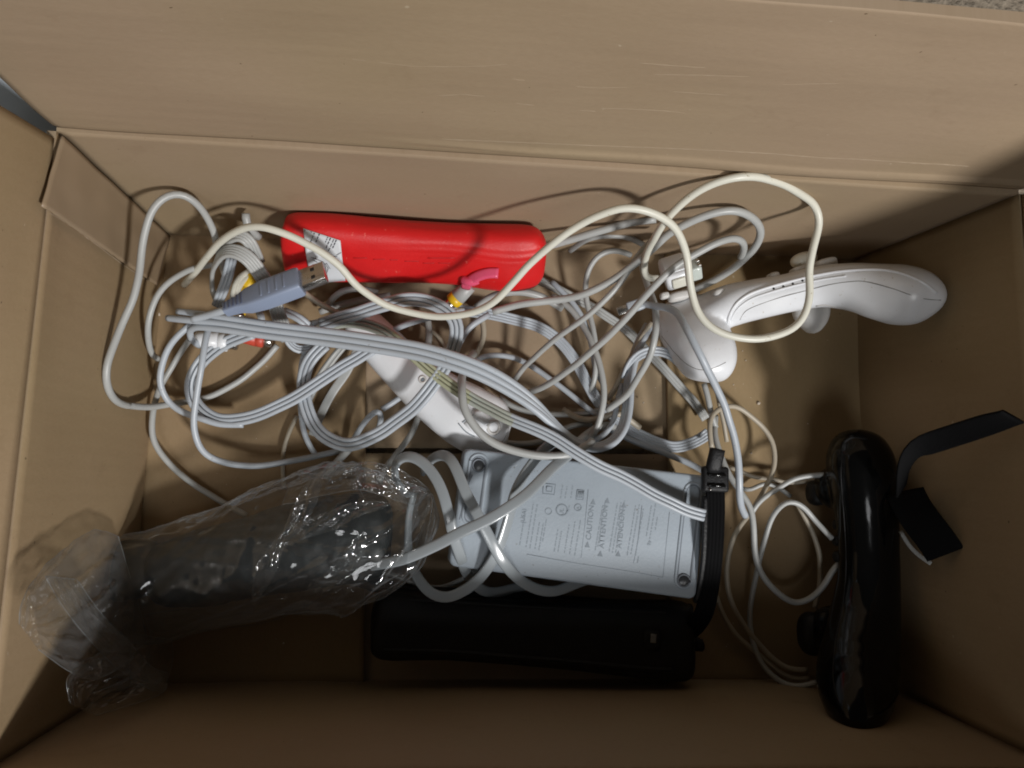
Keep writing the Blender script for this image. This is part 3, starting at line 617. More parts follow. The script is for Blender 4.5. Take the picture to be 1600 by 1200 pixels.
# micro plug
a0, a1 = U(1004, 474, 50), U(962, 488, 46); X, Y, Z = axes(a0, a1)
bx('plug_body', a0-X*.001, a0+X*.0095, .0068, .0050, W_COOL, mic, .001)
bx('metal_tip', a0+X*.009, a0+X*.0155, .0050, .0019, STEEL, mic, .0003)
# clear white multi connector
pl = empty('clear_plug', 'white rectangular plug with clear end and small screw, on the cream cable', 'plug')
a0, a1 = U(1027, 433, 60), U(1098, 411, 66); X, Y, Z = axes(a0, a1)
q = math.radians(-38); Y, Z = Y*math.cos(q)+Z*math.sin(q), Z*math.cos(q)-Y*math.sin(q)
bx('plug_body', a0+X*.003, a0+X*.0185, .019, .0115, W_BODY, pl, .0022)
bx('plug_face', a0+X*.0042, a0+X*.0165, .0135, .0008, W_BODY, pl, .0003, Z*.0060)
bx('clear_end', a0+X*.0182, a0+X*.0245, .0165, .0095, CLEARC, pl, .0012)
for k in range(4):
    box_frame('contact', a0+X*.0236+Y*(-.006+.004*k)+Z*.0048, X, Y, Z, .0022, .0018, .0012, STEEL, pl, .0002)
for s in (-1, 1):
    box_frame('latch', a0+X*.010+Y*.0098*s, X, Y, Z, .008, .0026, .007, W_CREAM, pl, .0009)
bm = bmesh.new(); bmesh.ops.create_cone(bm, segments=20, radius1=.0016, radius2=.0014, depth=.001, cap_ends=True)
me = bpy.data.meshes.new('screw'); bm.to_mesh(me); bm.free(); me.materials.append(GREYIN)
o = bpy.data.objects.new('screw', me); C.objects.link(o); o.parent = pl; o.matrix_world = Matrix.Translation(a0+X*.0085+Y*-.0040+Z*.0069) @ Matrix((X, Y, Z)).transposed().to_4x4()
# rca plugs
def rca(label, p, q_, zc, mat, body, r=.0047, L=.020, name='rca_plug'):
    t = empty(name, label, 'plug', 'coloured round plugs')
    a, b = U(*p), U(*q_); X = (b-a).normalized(); 
    def ring(nm, d0, d1, r0, r1, m):
        sweep(nm, [a+X*d0, a+X*(d0+.0004), a+X*(d1-.0004), a+X*d1], circ(1, 20), m, t, scales=[r0*.86, r0, r1, r1*.86])
    ring('plug_body', 0, L*.62, r*.8, r, body)
    ring('colour_band', L*.60, L*.86, r*.98, r*.98, mat)
    ring('metal_ring', L*.85, L*1.12, r*.72, r*.72, STEEL)
    return t
rca('grey round plug with a yellow band just below the red jacket', (735,446,34), (700,478,26), 0, YEL, W_GREY, L=.018, r=.0052)
rca('yellow banded plug at the left, above the blue grey plug', (398,425,20), (383,452,22), 0, YEL, YEL)
rca('small yellow plug end peeking out beneath the blue grey plug', (366,470,22), (374,494,28), 0, YEL, W_CREAM, r=.0042, L=.014)
rca('white round plug under the left end of the triple cable', (305,530,20), (366,536,18), 0, W_BODY, W_BODY, r=.0058, L=.022)
rca('red plug mostly hidden under the triple cable', (372,524,14), (424,534,12), 0, REDP, REDP, r=.0048, L=.018)

# ------------------------------------------------------------------ red jacket remote
red = empty('red_remote_jacket', 'glossy red rubber jacketed remote lying on its side against the back wall', 'remote')
rl = [(443,386,45,9,5,-55),(445,386,45,15,8,-55),(451,387,45,19,10,-55),(466,387,45,21.5,11.2,-55),(520,389,45,21.5,11.5,-55),(580,393,45,20.5,11.5,-55),(640,397,44.5,20,11.5,-55),(700,400,44,20,11.5,-55),(760,402,44,20.5,11.8,-55),(810,403,44,21,11.5,-55),(834,403,44,20,10.5,-55),(845,403,44,16,9,-55),(851,403,44,11,6,-55)]
rv = loft(rl, .002, 3.0, 60, 1)
# swelling towards the lower right and a shallow dip before it
def rdisp(v):
    return v
rb = fuse('jacket_body', [rv], RED, red, .0011, 4)
me = rb.data
for v in me.vertices:
    p = v.co; s = (p.x - U(450,390,30).x)/(U(850,390,30).x-U(450,390,30).x)
    k = math.exp(-((s-.56)/.17)**2)*math.exp(-((p.y-.108)/.012)**2)
    k2 = math.exp(-((s-.84)/.11)**2)*math.exp(-((p.y-.110)/.012)**2)
    v.co += Vector((0, -.6, .8))*(-.0042*k + .0036*k2 - .0016*math.sin(math.pi*s))
    if p.z > .055: v.co += Vector((0, -.6, .8))*.00012*math.sin(p.z*2*math.pi/.0030)*min(1, max(0, s-.3)*4)
bv = bvh_of(rb)
for k, (x0, x1, yy) in enumerate([(552,574,403),(583,602,405),(609,622,406),(632,655,408),(661,679,411),(685,704,411),(668,712,403)]):
    P = drape(bv, [(x0 + (x1-x0)*i/5, yy) for i in range(6)], -.00005)
    if len(P) > 2: sweep('grip_groove', P, circ(.00032, 6), plastic('red_dark', (.40, .006, .008), .5), red)
# strap clip
ck = empty('pink_hook_clip', 'small glossy pink hooked clip resting on the lower edge of the red jacket', 'clip')
P = drape(bv, [(779,424),(770,423),(760,424),(750,427),(741,431),(734,437)], .0022)
P += [U(729,443,42), U(728,449,38)]
sweep('clip_hook', [p[0] for p in catmull([(p,) for p in P], .0015, 2)], flat(.0030, .0018, 3), PINK, ck)
sweep('clip_knob', [p[0] for p in catmull([(p,) for p in [U(725,437,41), U(731,440,43), U(738,440,44), U(746,437,44)]], .001, 1)], circ(.0028, 14), PINK, ck)
sweep('clip_lip', [p[0] for p in catmull([(p,) for p in [U(744,438,44), U(756,434,46), U(768,432,47), U(778,434,46)]], .001, 1)], flat(.0008, .0012, 3), PINK, ck)
# paper sticker with print
def sticker(name, quad, bv, mat, par, nu=14, nv=14, lift=.0006, curl=None):
    V = []; Fc = []
    for j in range(nv+1):
        for i in range(nu+1):
            u, v = i/nu, j/nv
            x = (quad[0][0]*(1-u)+quad[1][0]*u)*(1-v)+(quad[3][0]*(1-u)+quad[2][0]*u)*v
            y = (quad[0][1]*(1-u)+quad[1][1]*u)*(1-v)+(quad[3][1]*(1-u)+quad[2][1]*u)*v
            P = drape(bv, [(x, y)], lift + (curl(u, v) if curl else 0))
            V.append(P[0] if P else U(x, y, 40))
    for j in range(nv):
        for i in range(nu): Fc.append((j*(nu+1)+i, j*(nu+1)+i+1, (j+1)*(nu+1)+i+1, (j+1)*(nu+1)+i))
    o = mesh_obj(name, V, Fc, mat, par); s = o.modifiers.new('s', 'SOLIDIFY'); s.thickness = .00025; return o
st = empty('paper_sticker', 'creased white printed paper sticker on the left end of the red jacket', 'sticker')
sticker('sticker_sheet', [(474,357),(532,375),(540,437),(486,441)], bv, PAPER, st, curl=lambda u, v: .0022*max(0, 1-abs(v-.45)/.35)*(1-.4*u))
INKL = plastic('ink', (.10, .10, .12), .6)
bs = bvh_of(st.children[0])
def dash(p, q, r=.00016, nm='printed_line', par=st, b=bs, mat=INKL):
    P = drape(b, [(p[0]+(q[0]-p[0])*t/4, p[1]+(q[1]-p[1])*t/4) for t in range(5)], .0005)
    if len(P) > 2: sweep(nm, P, circ(r, 5), mat, par)
for k, (x0, y0, ln) in enumerate([(493,361,19),(500,364,15),(513,369,10),(517,371,17),(522,373,20),(526,374,14),(477,359,3),(488,359,4)]):
    for t in range(3):
        f0, f1 = t/3+.03, (t+.8)/3; dash((x0-ln*.46*f0, y0+ln*f0), (x0-ln*.46*f1, y0+ln*f1), .00035 if k % 2 else .00026)
for p, q in (((486,401),(505,408)),((489,405),(496,409)),((488,413),(502,410)),((505,408),(513,418)),((513,418),(509,432)),((510,410),(516,419)),((526,398),(533,394)),((519,400),(527,400)),((502,414),(510,411))): dash(p, q, .00018)

# ------------------------------------------------------------------ white handheld controller, centre
wr = empty('white_handheld_controller', 'white rounded handheld controller lying diagonally under the cables at the centre', 'controller')
body = fuse('shell', [loft([(552,492,18,4,4),(556,496,18,9,8),(566,507,18,12,10),(592,535,19,13.2,11),(634,578,20,14.4,12),(680,618,20,17,13),(722,646,21,19.6,14),(752,663,21,20,14),(774,673,20,18,12.5),(788,678,19,13,9),(795,680,19,7,5)], .002, 2.5, 40, 1)], W_BODY, wr, .0011, 5)
bw = bvh_of(body)
def ring_px(cx, cy, r, n=20, sx=1, sy=1): return [(cx+r*sx*math.cos(2*math.pi*i/n), cy+r*sy*math.sin(2*math.pi*i/n)) for i in range(n+1)]
def groove(name, pts, b, r, mat, par, lift=0.0, step=.0015, sm=1):
    P = drape(b, pts, lift)
    if len(P) < 3: return None
    return sweep(name, [p[0] for p in catmull([(p,) for p in P], step, sm)], circ(r, 8), mat, par)
def pad(name, poly, b, mat, par, lift, th):
    """small raised or inlaid pad following a surface, outline in pixels"""
    cx = sum(p[0] for p in poly)/len(poly); cy = sum(p[1] for p in poly)/len(poly)
    rings = [1.0, .92, .5]; V = []; Fc = []; n = len(poly)
    for k, s in enumerate(rings):
        for p in poly:
            h = drape(b, [(cx+(p[0]-cx)*s, cy+(p[1]-cy)*s)], 0)
            h2 = drape(b, [(cx, cy)], 0)
            base = h[0] if h else (h2[0] if h2 else U(cx, cy, 30))
            V.append(base + (CAM-base).normalized()*(lift-(th if k == 0 else 0)))
    c = drape(b, [(cx, cy)], 0); c = c[0] if c else U(cx, cy, 30); V.append(c + (CAM-c).normalized()*lift)
    for k in range(2):
        for j in range(n): a_ = k*n+j; b_ = k*n+(j+1) % n; Fc.append((a_, b_, b_+n, a_+n))
    for j in range(n): Fc.append((2*n+j, 2*n+(j+1) % n, 3*n))
    return mesh_obj(name, V, Fc, mat, par)
groove('screw_well', ring_px(660, 593, 5, 16), bw, .0007, W_DULL, wr)
pad('screw_hole', ring_px(661, 594, 4, 14)[:-1], bw, GREYIN, wr, .0002, .0005)
groove('end_seam', [(770,701),(782,693),(790,682),(795,668)], bw, .00022, LINE, wr, -.00003)
pad('battery_door', [(724,662),(733,655),(742,648),(752,656),(764,668),(752,676),(740,680)], bw, W_BODY, wr, .0009, .0014)
pad('socket_block', [(741,641),(752,640),(766,652),(766,660),(757,665),(738,652)], bw, W_BODY, wr, .0022, .003)
groove('connector_recess', ring_px(771, 668, 9, 18, 1, 1.1), bw, .0010, W_DULL, wr)
groove('door_edge', [(722,660),(734,651),(741,648)], bw, .0005, GREYIN, wr, -.0001)
groove('door_edge', [(716,661),(728,675),(742,682)], bw, .0004, GREYIN, wr, -.0001)
# ------------------------------------------------------------------ white gamepad (seen from its edge)
wg = empty('white_gamepad', 'white gamepad propped on its edge at the upper right with two rounded grips', 'game controller')
gp = fuse('shell', [
    loft([(1050,474,12,9,5),(1056,480,14,16,9),(1070,497,20,20,13),(1083,517,27,20.5,15),(1096,540,34,19.5,16),(1107,562,39,17.5,16),(1114,578,41,14.5,14),(1118,590,41,9.5,10),(1119,597,41,4,4)], .002, 2.6, 44, 1),
    loft([(1095,492,24,13,10,40),(1115,486,29,14,11.5,50),(1145,476,36,13.5,12.5,60),(1180,468,42,12.2,12.2,66),(1230,458,49,11.5,11.5,68),(1280,448,57,11.6,12.2,68),(1330,448,65,12.5,14,64),(1370,455,71,14.8,16,56),(1400,460,76,16.5,17,48),(1425,463,80,16.3,16,44),(1445,466,83,14,14.3,40),(1460,469,86,10.5,11,40),(1470,472,88,6.5,7,40),(1475,474,89,2.5,3,40)], .002, 2.5, 44, 1),
], W_BODY, wg, .0012, 9)
bg = bvh_of(gp)
rim = [(1138,506),(1140,492),(1150,475),(1170,460),(1200,449),(1240,438),(1280,429),(1320,423),(1370,421),(1405,426),(1440,440),(1464,458)]
groove('raised_rim', rim, bg, .0010, W_BODY, wg, -.0002)
groove('raised_rim', [(x+2, y+8) for x, y in rim[1:8]], bg, .0007, W_BODY, wg, -.0002)
groove('shell_seam', [(1156,500),(1162,489),(1176,480),(1215,466),(1260,454),(1300,444),(1330,440),(1352,440),(1395,451),(1420,460),(1445,467),(1470,469)], bg, .00022, LINE, wg, .00002)
groove('shell_seam', [(1034,525),(1050,546),(1066,563),(1080,573),(1096,578),(1115,575),(1134,566)], bg, .00022, LINE, wg, .00002)
for x, y in ((1209,451),(1224,447.5),(1239,443.5),(1254,438.5)): pad('indicator_hole', ring_px(x, y, 2.0, 10)[:-1], bg, plastic('hole', (.03, .03, .03), .6), wg, .0002, .0004)
def bump(name, px, py, z, rx, ry, rz, par, mat, pw=3.2, rot=0.0):
    V, Fc = [], []; c = U(px, py, z); nn, mm = 14, 24
    for i in range(nn+1):
        th = math.pi*i/nn - math.pi/2
        for j in range(mm):
            ph = 2*math.pi*j/mm
            def sp(v, e): return abs(v)**e*(1 if v >= 0 else -1)
            e = 2/pw
            v = Vector((rx*sp(math.cos(th), e)*sp(math.cos(ph), e), ry*sp(math.cos(th), e)*sp(math.sin(ph), e), rz*sp(math.sin(th), e)))*.001
            v.rotate(Euler((0, 0, rot))); V.append(c+v)
    for i in range(nn):
        for j in range(mm): a_ = i*mm+j; b_ = i*mm+(j+1) % mm; Fc.append((a_, b_, b_+mm, a_+mm))
    return mesh_obj(name, V, Fc, mat, par)
ra = math.radians(14)
bump('button', 1123, 458, 38, 4.5, 2.6, 5, wg, W_DULL, 3, ra); bump('button', 1152, 450, 38, 4.5, 3.2, 5, wg, W_DULL, 3, ra)
bump('button', 1208, 434, 46, 3.2, 3.0, 5, wg, W_DULL, 3.5, ra)
bump('button', 1250, 424, 50, 6, 3.0, 5, wg, W_DULL, 3.5, ra); bump('button', 1290, 412, 56, 6.5, 3.0, 5, wg, W_DULL, 3.5, ra)
bump('thumb_stick', 1256, 406, 46, 8.5, 4.8, 6, wg, W_CREAM, 2.2, ra)
bump('stick_collar', 1262, 415, 47, 6, 4.0, 5, wg, W_DULL, 2.2, ra)
tl = fuse('trigger', [loft([(1266,470,38,12,7),(1268,490,36,12,8),(1269,505,35,9.2,7),(1269,514,34,6.2,5),(1269,520,34,3,3)], .002, 2.3, 30, 1)], W_DULL, wg, .0012, 4)
groove('trigger_seam', [(1275,478),(1290,476),(1305,480)], bg, .0005, W_DULL, wg)
bump('button', 1038, 462, 30, 3.0, 2.2, 3, wg, W_DULL, 3, ra)
bump('button', 1060, 463, 28, 7.0, 3.2, 5, wg, W_DULL, 3, ra)

# ------------------------------------------------------------------ black gamepad
bk = empty('black_gamepad', 'glossy black gamepad standing on its edge along the right wall', 'game controller')
kb = fuse('shell', [
    loft([(1341,671,44,3,3),(1341,675,44,9,9),(1341,685,44,14,14),(1342,706,44,18,18),(1345,730,44,19.5,19),(1350,765,44,19,18),(1354,810,43,17.5,16.5),(1357,860,42,16.8,15.5),(1357,910,42,17.2,15.8),(1352,960,45,19,17.5),(1346,1000,50,20.5,19),(1341,1035,56,21.5,20.5),(1338,1068,64,21,20),(1337,1092,72,18.5,18),(1337,1110,79,15,15),(1337,1124,85,10.5,10.5),(1337,1133,89,6,6),(1337,1137,91,2,2)], .002, 2.2, 40, 1),
    loft([(1345,760,30,16,12),(1310,762,28,15,12),(1285,764,24,11,10),(1272,765,22,5,5)], .002, 2.4, 30, 1),
    loft([(1345,990,30,16,12),(1305,990,28,17,13),(1278,990,24,14,11),(1262,990,22,6,6)], .002, 2.4, 30, 1),
], BLK, bk, .0013, 8)
bb = bvh_of(kb)
groove('shell_seam', [(1318,700),(1314,740),(1318,800),(1322,870),(1318,940),(1306,1000),(1302,1060),(1312,1100)], bb, .0004, BLKM, bk)
bump('button', 1303, 735, 36, 4, 6, 5, bk, BLKM, 2.6)
bump('thumb_stick', 1276, 770, 20, 6, 8, 7, bk, BLKM, 2.6); bump('thumb_stick', 1268, 990, 22, 8, 13, 9, bk, BLKM, 2.4)
for yy in (820, 845, 870): bump('button', 1309, yy, 34, 2.6, 3.2, 4, bk, BLKM, 2.6)

# ------------------------------------------------------------------ grey adapter
ad = empty('power_adapter', 'grey rectangular power adapter lying face down with printed caution text', 'power adapter')
ZT = 46
TL, TR, BR, BL = U(726,700,ZT), U(1108,744,ZT), U(1087,937,ZT), U(701,884,ZT)
Cc = (TL+TR+BR+BL)/4; AX = ((TR-TL)+(BR-BL)).normalized(); AY = UPV.cross(AX).normalized()
sxx = ((TR-TL).length+(BR-BL).length)/2; syy = ((TL-BL).length+(TR-BR).length)/2
bm = bmesh.new(); cor = [BL, BR, TR, TL]; h = .038
vs = []
for lv, (zz, k) in enumerate([(0, 1.0), (-h*.4, 1.012), (-h, .985)]):
    vs.append([bm.verts.new(Cc + (p-Cc)*k + Vector((0, 0, zz))) for p in cor])
bm.faces.new(vs[0]); bm.faces.new(list(reversed(vs[2])))
for l in range(2):
    for j in range(4): bm.faces.new((vs[l+1][j], vs[l+1][(j+1) % 4], vs[l][(j+1) % 4], vs[l][j]))
ed = [e for e in bm.edges if abs(e.verts[0].co.z-e.verts[1].co.z) > .001]
bmesh.ops.bevel(bm, geom=ed, offset=.004, segments=4, profile=.5, affect='EDGES')
ed = [e for e in bm.edges if e.verts[0].co.z > ZT*.001-.0005 and e.verts[1].co.z > ZT*.001-.0005]
bmesh.ops.bevel(bm, geom=ed, offset=.0016, segments=3, profile=.5, affect='EDGES')
bmesh.ops.recalc_face_normals(bm, faces=bm.faces[:])
me = bpy.data.meshes.new('adapter_case'); bm.to_mesh(me); bm.free(); me.materials.append(GREYTOP)
for p in me.polygons: p.use_smooth = True
me.set_sharp_from_angle(angle=math.radians(40))
o = bpy.data.objects.new('adapter_case', me); C.objects.link(o); o.parent = ad
def capsule(p, q, r, m=10):
    d = math.atan2(q[1]-p[1], q[0]-p[0]); out = []
    for i in range(m+1): a_ = d+math.pi/2+math.pi*i/m; out.append((p[0]+r*math.cos(a_), p[1]+r*math.sin(a_)))
    for i in range(m+1): a_ = d-math.pi/2+math.pi*i/m; out.append((q[0]+r*math.cos(a_), q[1]+r*math.sin(a_)))
    return out
DKR = plastic('slot_groove', (.17, .19, .22), .6)
def slot(p, q, r):
    pts = capsule(p, q, r); P3 = [U(x, y, ZT) for x, y in pts]; n_ = len(P3)
    V = [v + UPV*.0001 for v in P3]; cen = sum(V, Vector())/n_
    # channel: a groove ring with its own inner island
    sweep('slot_rim', P3 + [P3[0], P3[1]], flat(.0009, .0007, 2), GREYTOP, ad)
    pin = [U(x, y, ZT) + UPV*.0002 for x, y in capsule(p, q, r-2.4)]
    sweep('slot_groove', pin + [pin[0], pin[1]], flat(.00055, .0003, 2), DKR, ad)
slot((748,724), (737,806), 14); slot((1083,768), (1068,905), 13)
def foot(px, py, r):
    ring = [(px+r*math.cos(t*math.pi/10), py+r*math.sin(t*math.pi/10)) for t in range(22)]
    sweep('screw_ring', [U(x, y, ZT)+UPV*.0004 for x, y in ring], circ(.0006, 6), DKR, ad)
    V = []; Fc = []; 
    for k, s in enumerate((1, .8, .5, .2)):
        for t in range(20):
            V.append(U(px+r*s*math.cos(t*math.pi/10), py+r*s*math.sin(t*math.pi/10), ZT) + UPV*(.0003+.0009*(1-s*s)))
    V.append(U(px, py, ZT)+UPV*.0012)
    for k in range(3):
        for t in range(20): a_ = k*20+t; b_ = k*20+(t+1) % 20; Fc.append((a_, b_, b_+20, a_+20))
    for t in range(20): Fc.append((60+t, 60+(t+1) % 20, 80))
    mesh_obj('screw', V, Fc, plastic('dark_screw', (.035, .038, .042), .35, spec=.6), ad)
foot(748, 727, 9.5); foot(1068, 907, 9.5)
# fine panel seam on the left part and label frame
def topline(pts, r=.00018, nm='label_line', mat=INK):
    sweep(nm, [U(x, y, ZT)+UPV*.00012 for x, y in pts], flat(r, .00008, 4), mat, ad)
topline([(718,812),(731,760),(738,742)], .0003, 'case_seam', DKR)
FAINT = plastic('faint_ink', (.255, .295, .335), .6, .02)
for pts in (([(824,866),(900,880),(980,892),(1036,902)]), ([(1036,902),(1041,850),(1046,800)]), ([(919,765),(914,820),(908,872)]), ([(1003,790),(996,850),(990,880)])):
    topline(pts, .00009, 'label_line', FAINT)
TXT = Vector((U(923,792,ZT)-U(918,843,ZT))).normalized()      # reading direction
TUP = UPV.cross(TXT).normalized()                             # cap direction (left in the picture)
def text(body, px, py, size, mat=INK, ref='LEFT'):
    cu = bpy.data.curves.new('txt', 'FONT'); cu.body = body; cu.size = size; cu.align_x = ref; cu.align_y = 'CENTER'; cu.offset = .00002
    t = bpy.data.objects.new('txt', cu); C.objects.link(t)
    dg = bpy.context.evaluated_depsgraph_get(); dg.update()
    me = bpy.data.meshes.new_from_object(t.evaluated_get(dg)); bpy.data.objects.remove(t)
    Mx = Matrix((TXT, TUP, UPV)).transposed().to_4x4(); Mx.translation = U(px, py, ZT)+UPV*.00015
    me.transform(Mx); me.materials.clear(); me.materials.append(mat)
    o = bpy.data.objects.new('printed_text', me); C.objects.link(o); o.parent = ad; return o
INK2 = plastic('mid_ink', (.215, .25, .285), .6, .02)
text('CAUTION', 919.5, 844, .0044, INK2); text('ATTENTION', 940, 857, .0044, INK2); text('ATENCION', 967.5, 857, .0044, INK2)
text('(USA)', 817, 818, .0034, INK2)
def tri(px, py, s=4.0):
    c = U(px, py, ZT)+UPV*.00015; s *= .00037
    return [c-TXT*s-TUP*s, c+TXT*s-TUP*s, c+TUP*s*.9-TXT*0]
for p in ((918,851),(927,784),(938,865),(949,782),(966,865),(975,789)):
    c = U(p[0], p[1], ZT)+UPV*.00016; q = .0017
    mesh_obj('warning_mark', [c-TXT*q*.9-TUP*q*.9, c-TXT*q*.9+TUP*q*.9, c+TXT*q], [(0, 1, 2)], INK2, ad, False)
def circle_top(px, py, r, th=.00028, mat=INK2, nm='approval_mark'):
    sweep(nm, [U(px+r*math.cos(t*math.pi/14), py+r*math.sin(t*math.pi/14), ZT)+UPV*.00014 for t in range(30)], flat(th, .00008, 4), mat, ad)
circle_top(878, 797, 8.6, .0004); text('UL', 878, 800, .0034, INK2, 'CENTER')
circle_top(903, 793, 5.2, .0003); text('UL', 903, 794.5, .0021, INK2, 'CENTER')
circle_top(857, 799, 5, .0002, FAINT); topline([(849,755),(868,757),(866,773),(848,771),(849,755)], .00028, 'insulation_mark', INK2); topline([(854,759.5),(863,760.5),(862,768.5),(853.5,767.5),(854,759.5)], .00028, 'insulation_mark', INK2)
topline([(902,765),(913,766),(911,781),(900,780),(902,765)], .0002, 'certification_box', INK2)
for dx in (0, 3, 6): topline([(903+dx,778),(905+dx,767)], .00042, 'certification_box', INK2)
# small print: rows of dashes too small to read
VV = []; FF = []
def row(p, q, th=.00028, seed=0):
    a_, b_ = U(p[0], p[1], ZT)+UPV*.00013, U(q[0], q[1], ZT)+UPV*.00013
    L_ = (b_-a_).length; d = (b_-a_).normalized(); s = UPV.cross(d); t = 0; rnd = random.Random(seed)
    while t < L_:
        w_ = rnd.uniform(.0008, .0026); w_ = min(w_, L_-t)
        o_ = len(VV); x0 = a_+d*t; x1 = a_+d*(t+w_)
        VV.extend([x0-s*th, x1-s*th, x1+s*th, x0+s*th]); FF.append((o_, o_+1, o_+2, o_+3)); t += w_+rnd.uniform(.0004, .0009)
sd = 0
for x, y0, y1 in ((812,852,800),(822,855,785),(828,857,788),(836,858,815),(842,860,818),(848,846,810),(866,862,826),(872,862,830),(882,864,820),(890,866,815),(898,868,812),(888,800,790),(876,779,758),(883,779,760),(892,778,759),(930,860,790),(934,855,782),(952,862,786),(957,864,785),(962,864,782),(980,868,790),(986,866,788),(993,868,795),(1010,838,790),(1014,850,785),(1024,828,808),(996,880,868)):
    dx = (y0-y1)*.17; row((x, y0), (x+dx, y1), .00030, sd); sd += 1
for x in (1012, 1015): row((x-90+90, 852), (x+2, 846), .0004, x)
mesh_obj('small_print', VV, FF, FAINT, ad, False)['kind'] = 'stuff'

# ------------------------------------------------------------------ black items in front
bc = empty('black_remote_sleeve', 'long black rubber sleeved remote in the shadow before the front wall', 'remote')
sb = fuse('sleeve_body', [loft([(580,972,16,6,5),(584,972,16,15,10),(594,973,16,19,14),(620,974,16,20,15),(700,978,16,18,15),(800,984,16,18.5,15),(900,990,16,20,15),(1000,997,16,22,15),(1060,1000,16,23,15),(1074,1001,16,22,13),(1079,1001,16,17,9)], .003, 4.5, 48, 1)], BLKM, bc, .0014, 3)
bsb = bvh_of(sb)
groove('sleeve_rim', [(590,935),(650,937),(750,943),(850,949),(950,953),(1040,956)], bsb, .001, BLKM, bc)
groove('sleeve_rim', [(600,1016),(700,1018),(800,1026),(900,1034),(1000,1044),(1050,1047)], bsb, .0014, BLKM, bc)
pad('window_frame', [(1007,983),(1033,984),(1032,1017),(1006,1016)], bsb, BLKM, bc, .0014, .0016)
pad('window', [(1017,990),(1026,991),(1025,1005),(1016,1004)], bsb, plastic('dim_window', (.20, .20, .19), .4), bc, .0020, .0005)
cl = empty('black_cable_clump', 'clump of black ridged cord end at the right end of the black sleeve', 'cord')
for k in range(5): sweep('cord_ridge', [p[0] for p in path([(1078+4*k, 992+k*2, 20), (1082+4*k, 1002+k*2, 22), (1080+4*k, 1014, 18)], .002, 1)], circ(.0016, 8), BLKM, cl)
bs_ = empty('black_strap', 'black webbing strap with a square slide buckle hanging over the right end of the adapter', 'strap')
def web(name, L, wd, th, mat, par, nrib=0, step=.003):
    P = path(L, step, 2); pts = [p[0] for p in P]; rolls = [math.radians(p[1]) for p in P] if len(L[0]) > 3 else None
    prof = flat(wd, th, 5)
    if nrib:
        up = []
        m = nrib*4
        for i in range(m+1):
            x = -wd + 2*wd*i/m; up.append((x, th + .00035*math.cos(2*math.pi*i/4)))
        prof = list(reversed(up)) + [(x, -th) for x, _ in up]
        prof = [(x, y) for x, y in reversed(prof)]
    return sweep(name, pts, prof, mat, par, rolls)
web('webbing', [(1117,765,56,0),(1118,790,55,0),(1117,820,54,0),(1115,860,52,0),(1111,900,48,0),(1106,935,43,0),(1098,962,38,0),(1082,983,28,0),(1062,992,22,0)], .0052, .0011, BLKF, bs_, 5)
web('webbing_edge', [(1102,775,55,0),(1101,820,54,0),(1099,870,51,0),(1093,915,46,0),(1086,940,41,0)], .0012, .0016, BLKM, bs_)
sweep('strap_tip', [p[0] for p in path([(1121,702,66),(1119,712,66),(1116,724,65),(1114,735,63)], .0015, 1)], flat(.0042, .0032, 3), BLKM, bs_)
bc0 = (U(1092,727,62)+U(1135,729,62)+U(1139,768,62)+U(1101,771,62))/4; X = (U(1135,729,62)-U(1092,727,62)).normalized(); Y = UPV.cross(X)
box_frame('buckle', bc0, X, Y, UPV, .0155, .0145, .0052, BLKM, bs_, .0018, 3)
box_frame('buckle_bar', bc0+UPV*.0030+Y*.0025, X, Y, UPV, .0105, .0018, .0018, BLK, bs_, .0006)
box_frame('buckle_bar', bc0+UPV*.0030-Y*.0035, X, Y, UPV, .0105, .0018, .0018, BLK, bs_, .0006)
bump('buckle_screw', 1110, 765, 65, .7, .7, .7, bs_, STEEL, 2)
# right hand strap
rs = empty('hook_and_loop_strap', 'black fabric strap with a pale underside leaning on the right wall', 'strap')
web('strap_band', [(1583,651,148,0),(1550,661,136,0),(1510,674,123,0),(1470,687,111,0),(1436,699,102,0),(1421,714,95,5),(1412,738,86,15),(1408,766,74,20)], .0060, .0008, BLKF, rs)
web('strap_band', [(1414,768,66,-32),(1424,790,72,-34),(1440,815,78,-36),(1460,840,82,-36),(1477,866,82,-34)], .0100, .0010, BLKF, rs)
web('pale_lining', [(1424,718,74,40),(1414,740,60,60),(1405,764,48,60)], .0007, .0007, W_GREY, rs)
web('pale_lining', [(1407,830,58,0),(1415,845,60,0),(1428,862,62,0),(1444,874,66,0),(1455,881,68,0)], .0011, .0007, W_GREY, rs)
# dark mass between adapter and sleeve
dk = path([(560,905,12),(640,925,12),(800,935,12),(960,948,12),(1080,955,12)], .004, 1)
tag(sweep('black_cable', [p[0] for p in dk], circ(.0045, 12), BLKM), 'thick black cord lying in the shadow between adapter and black sleeve', 'cable')

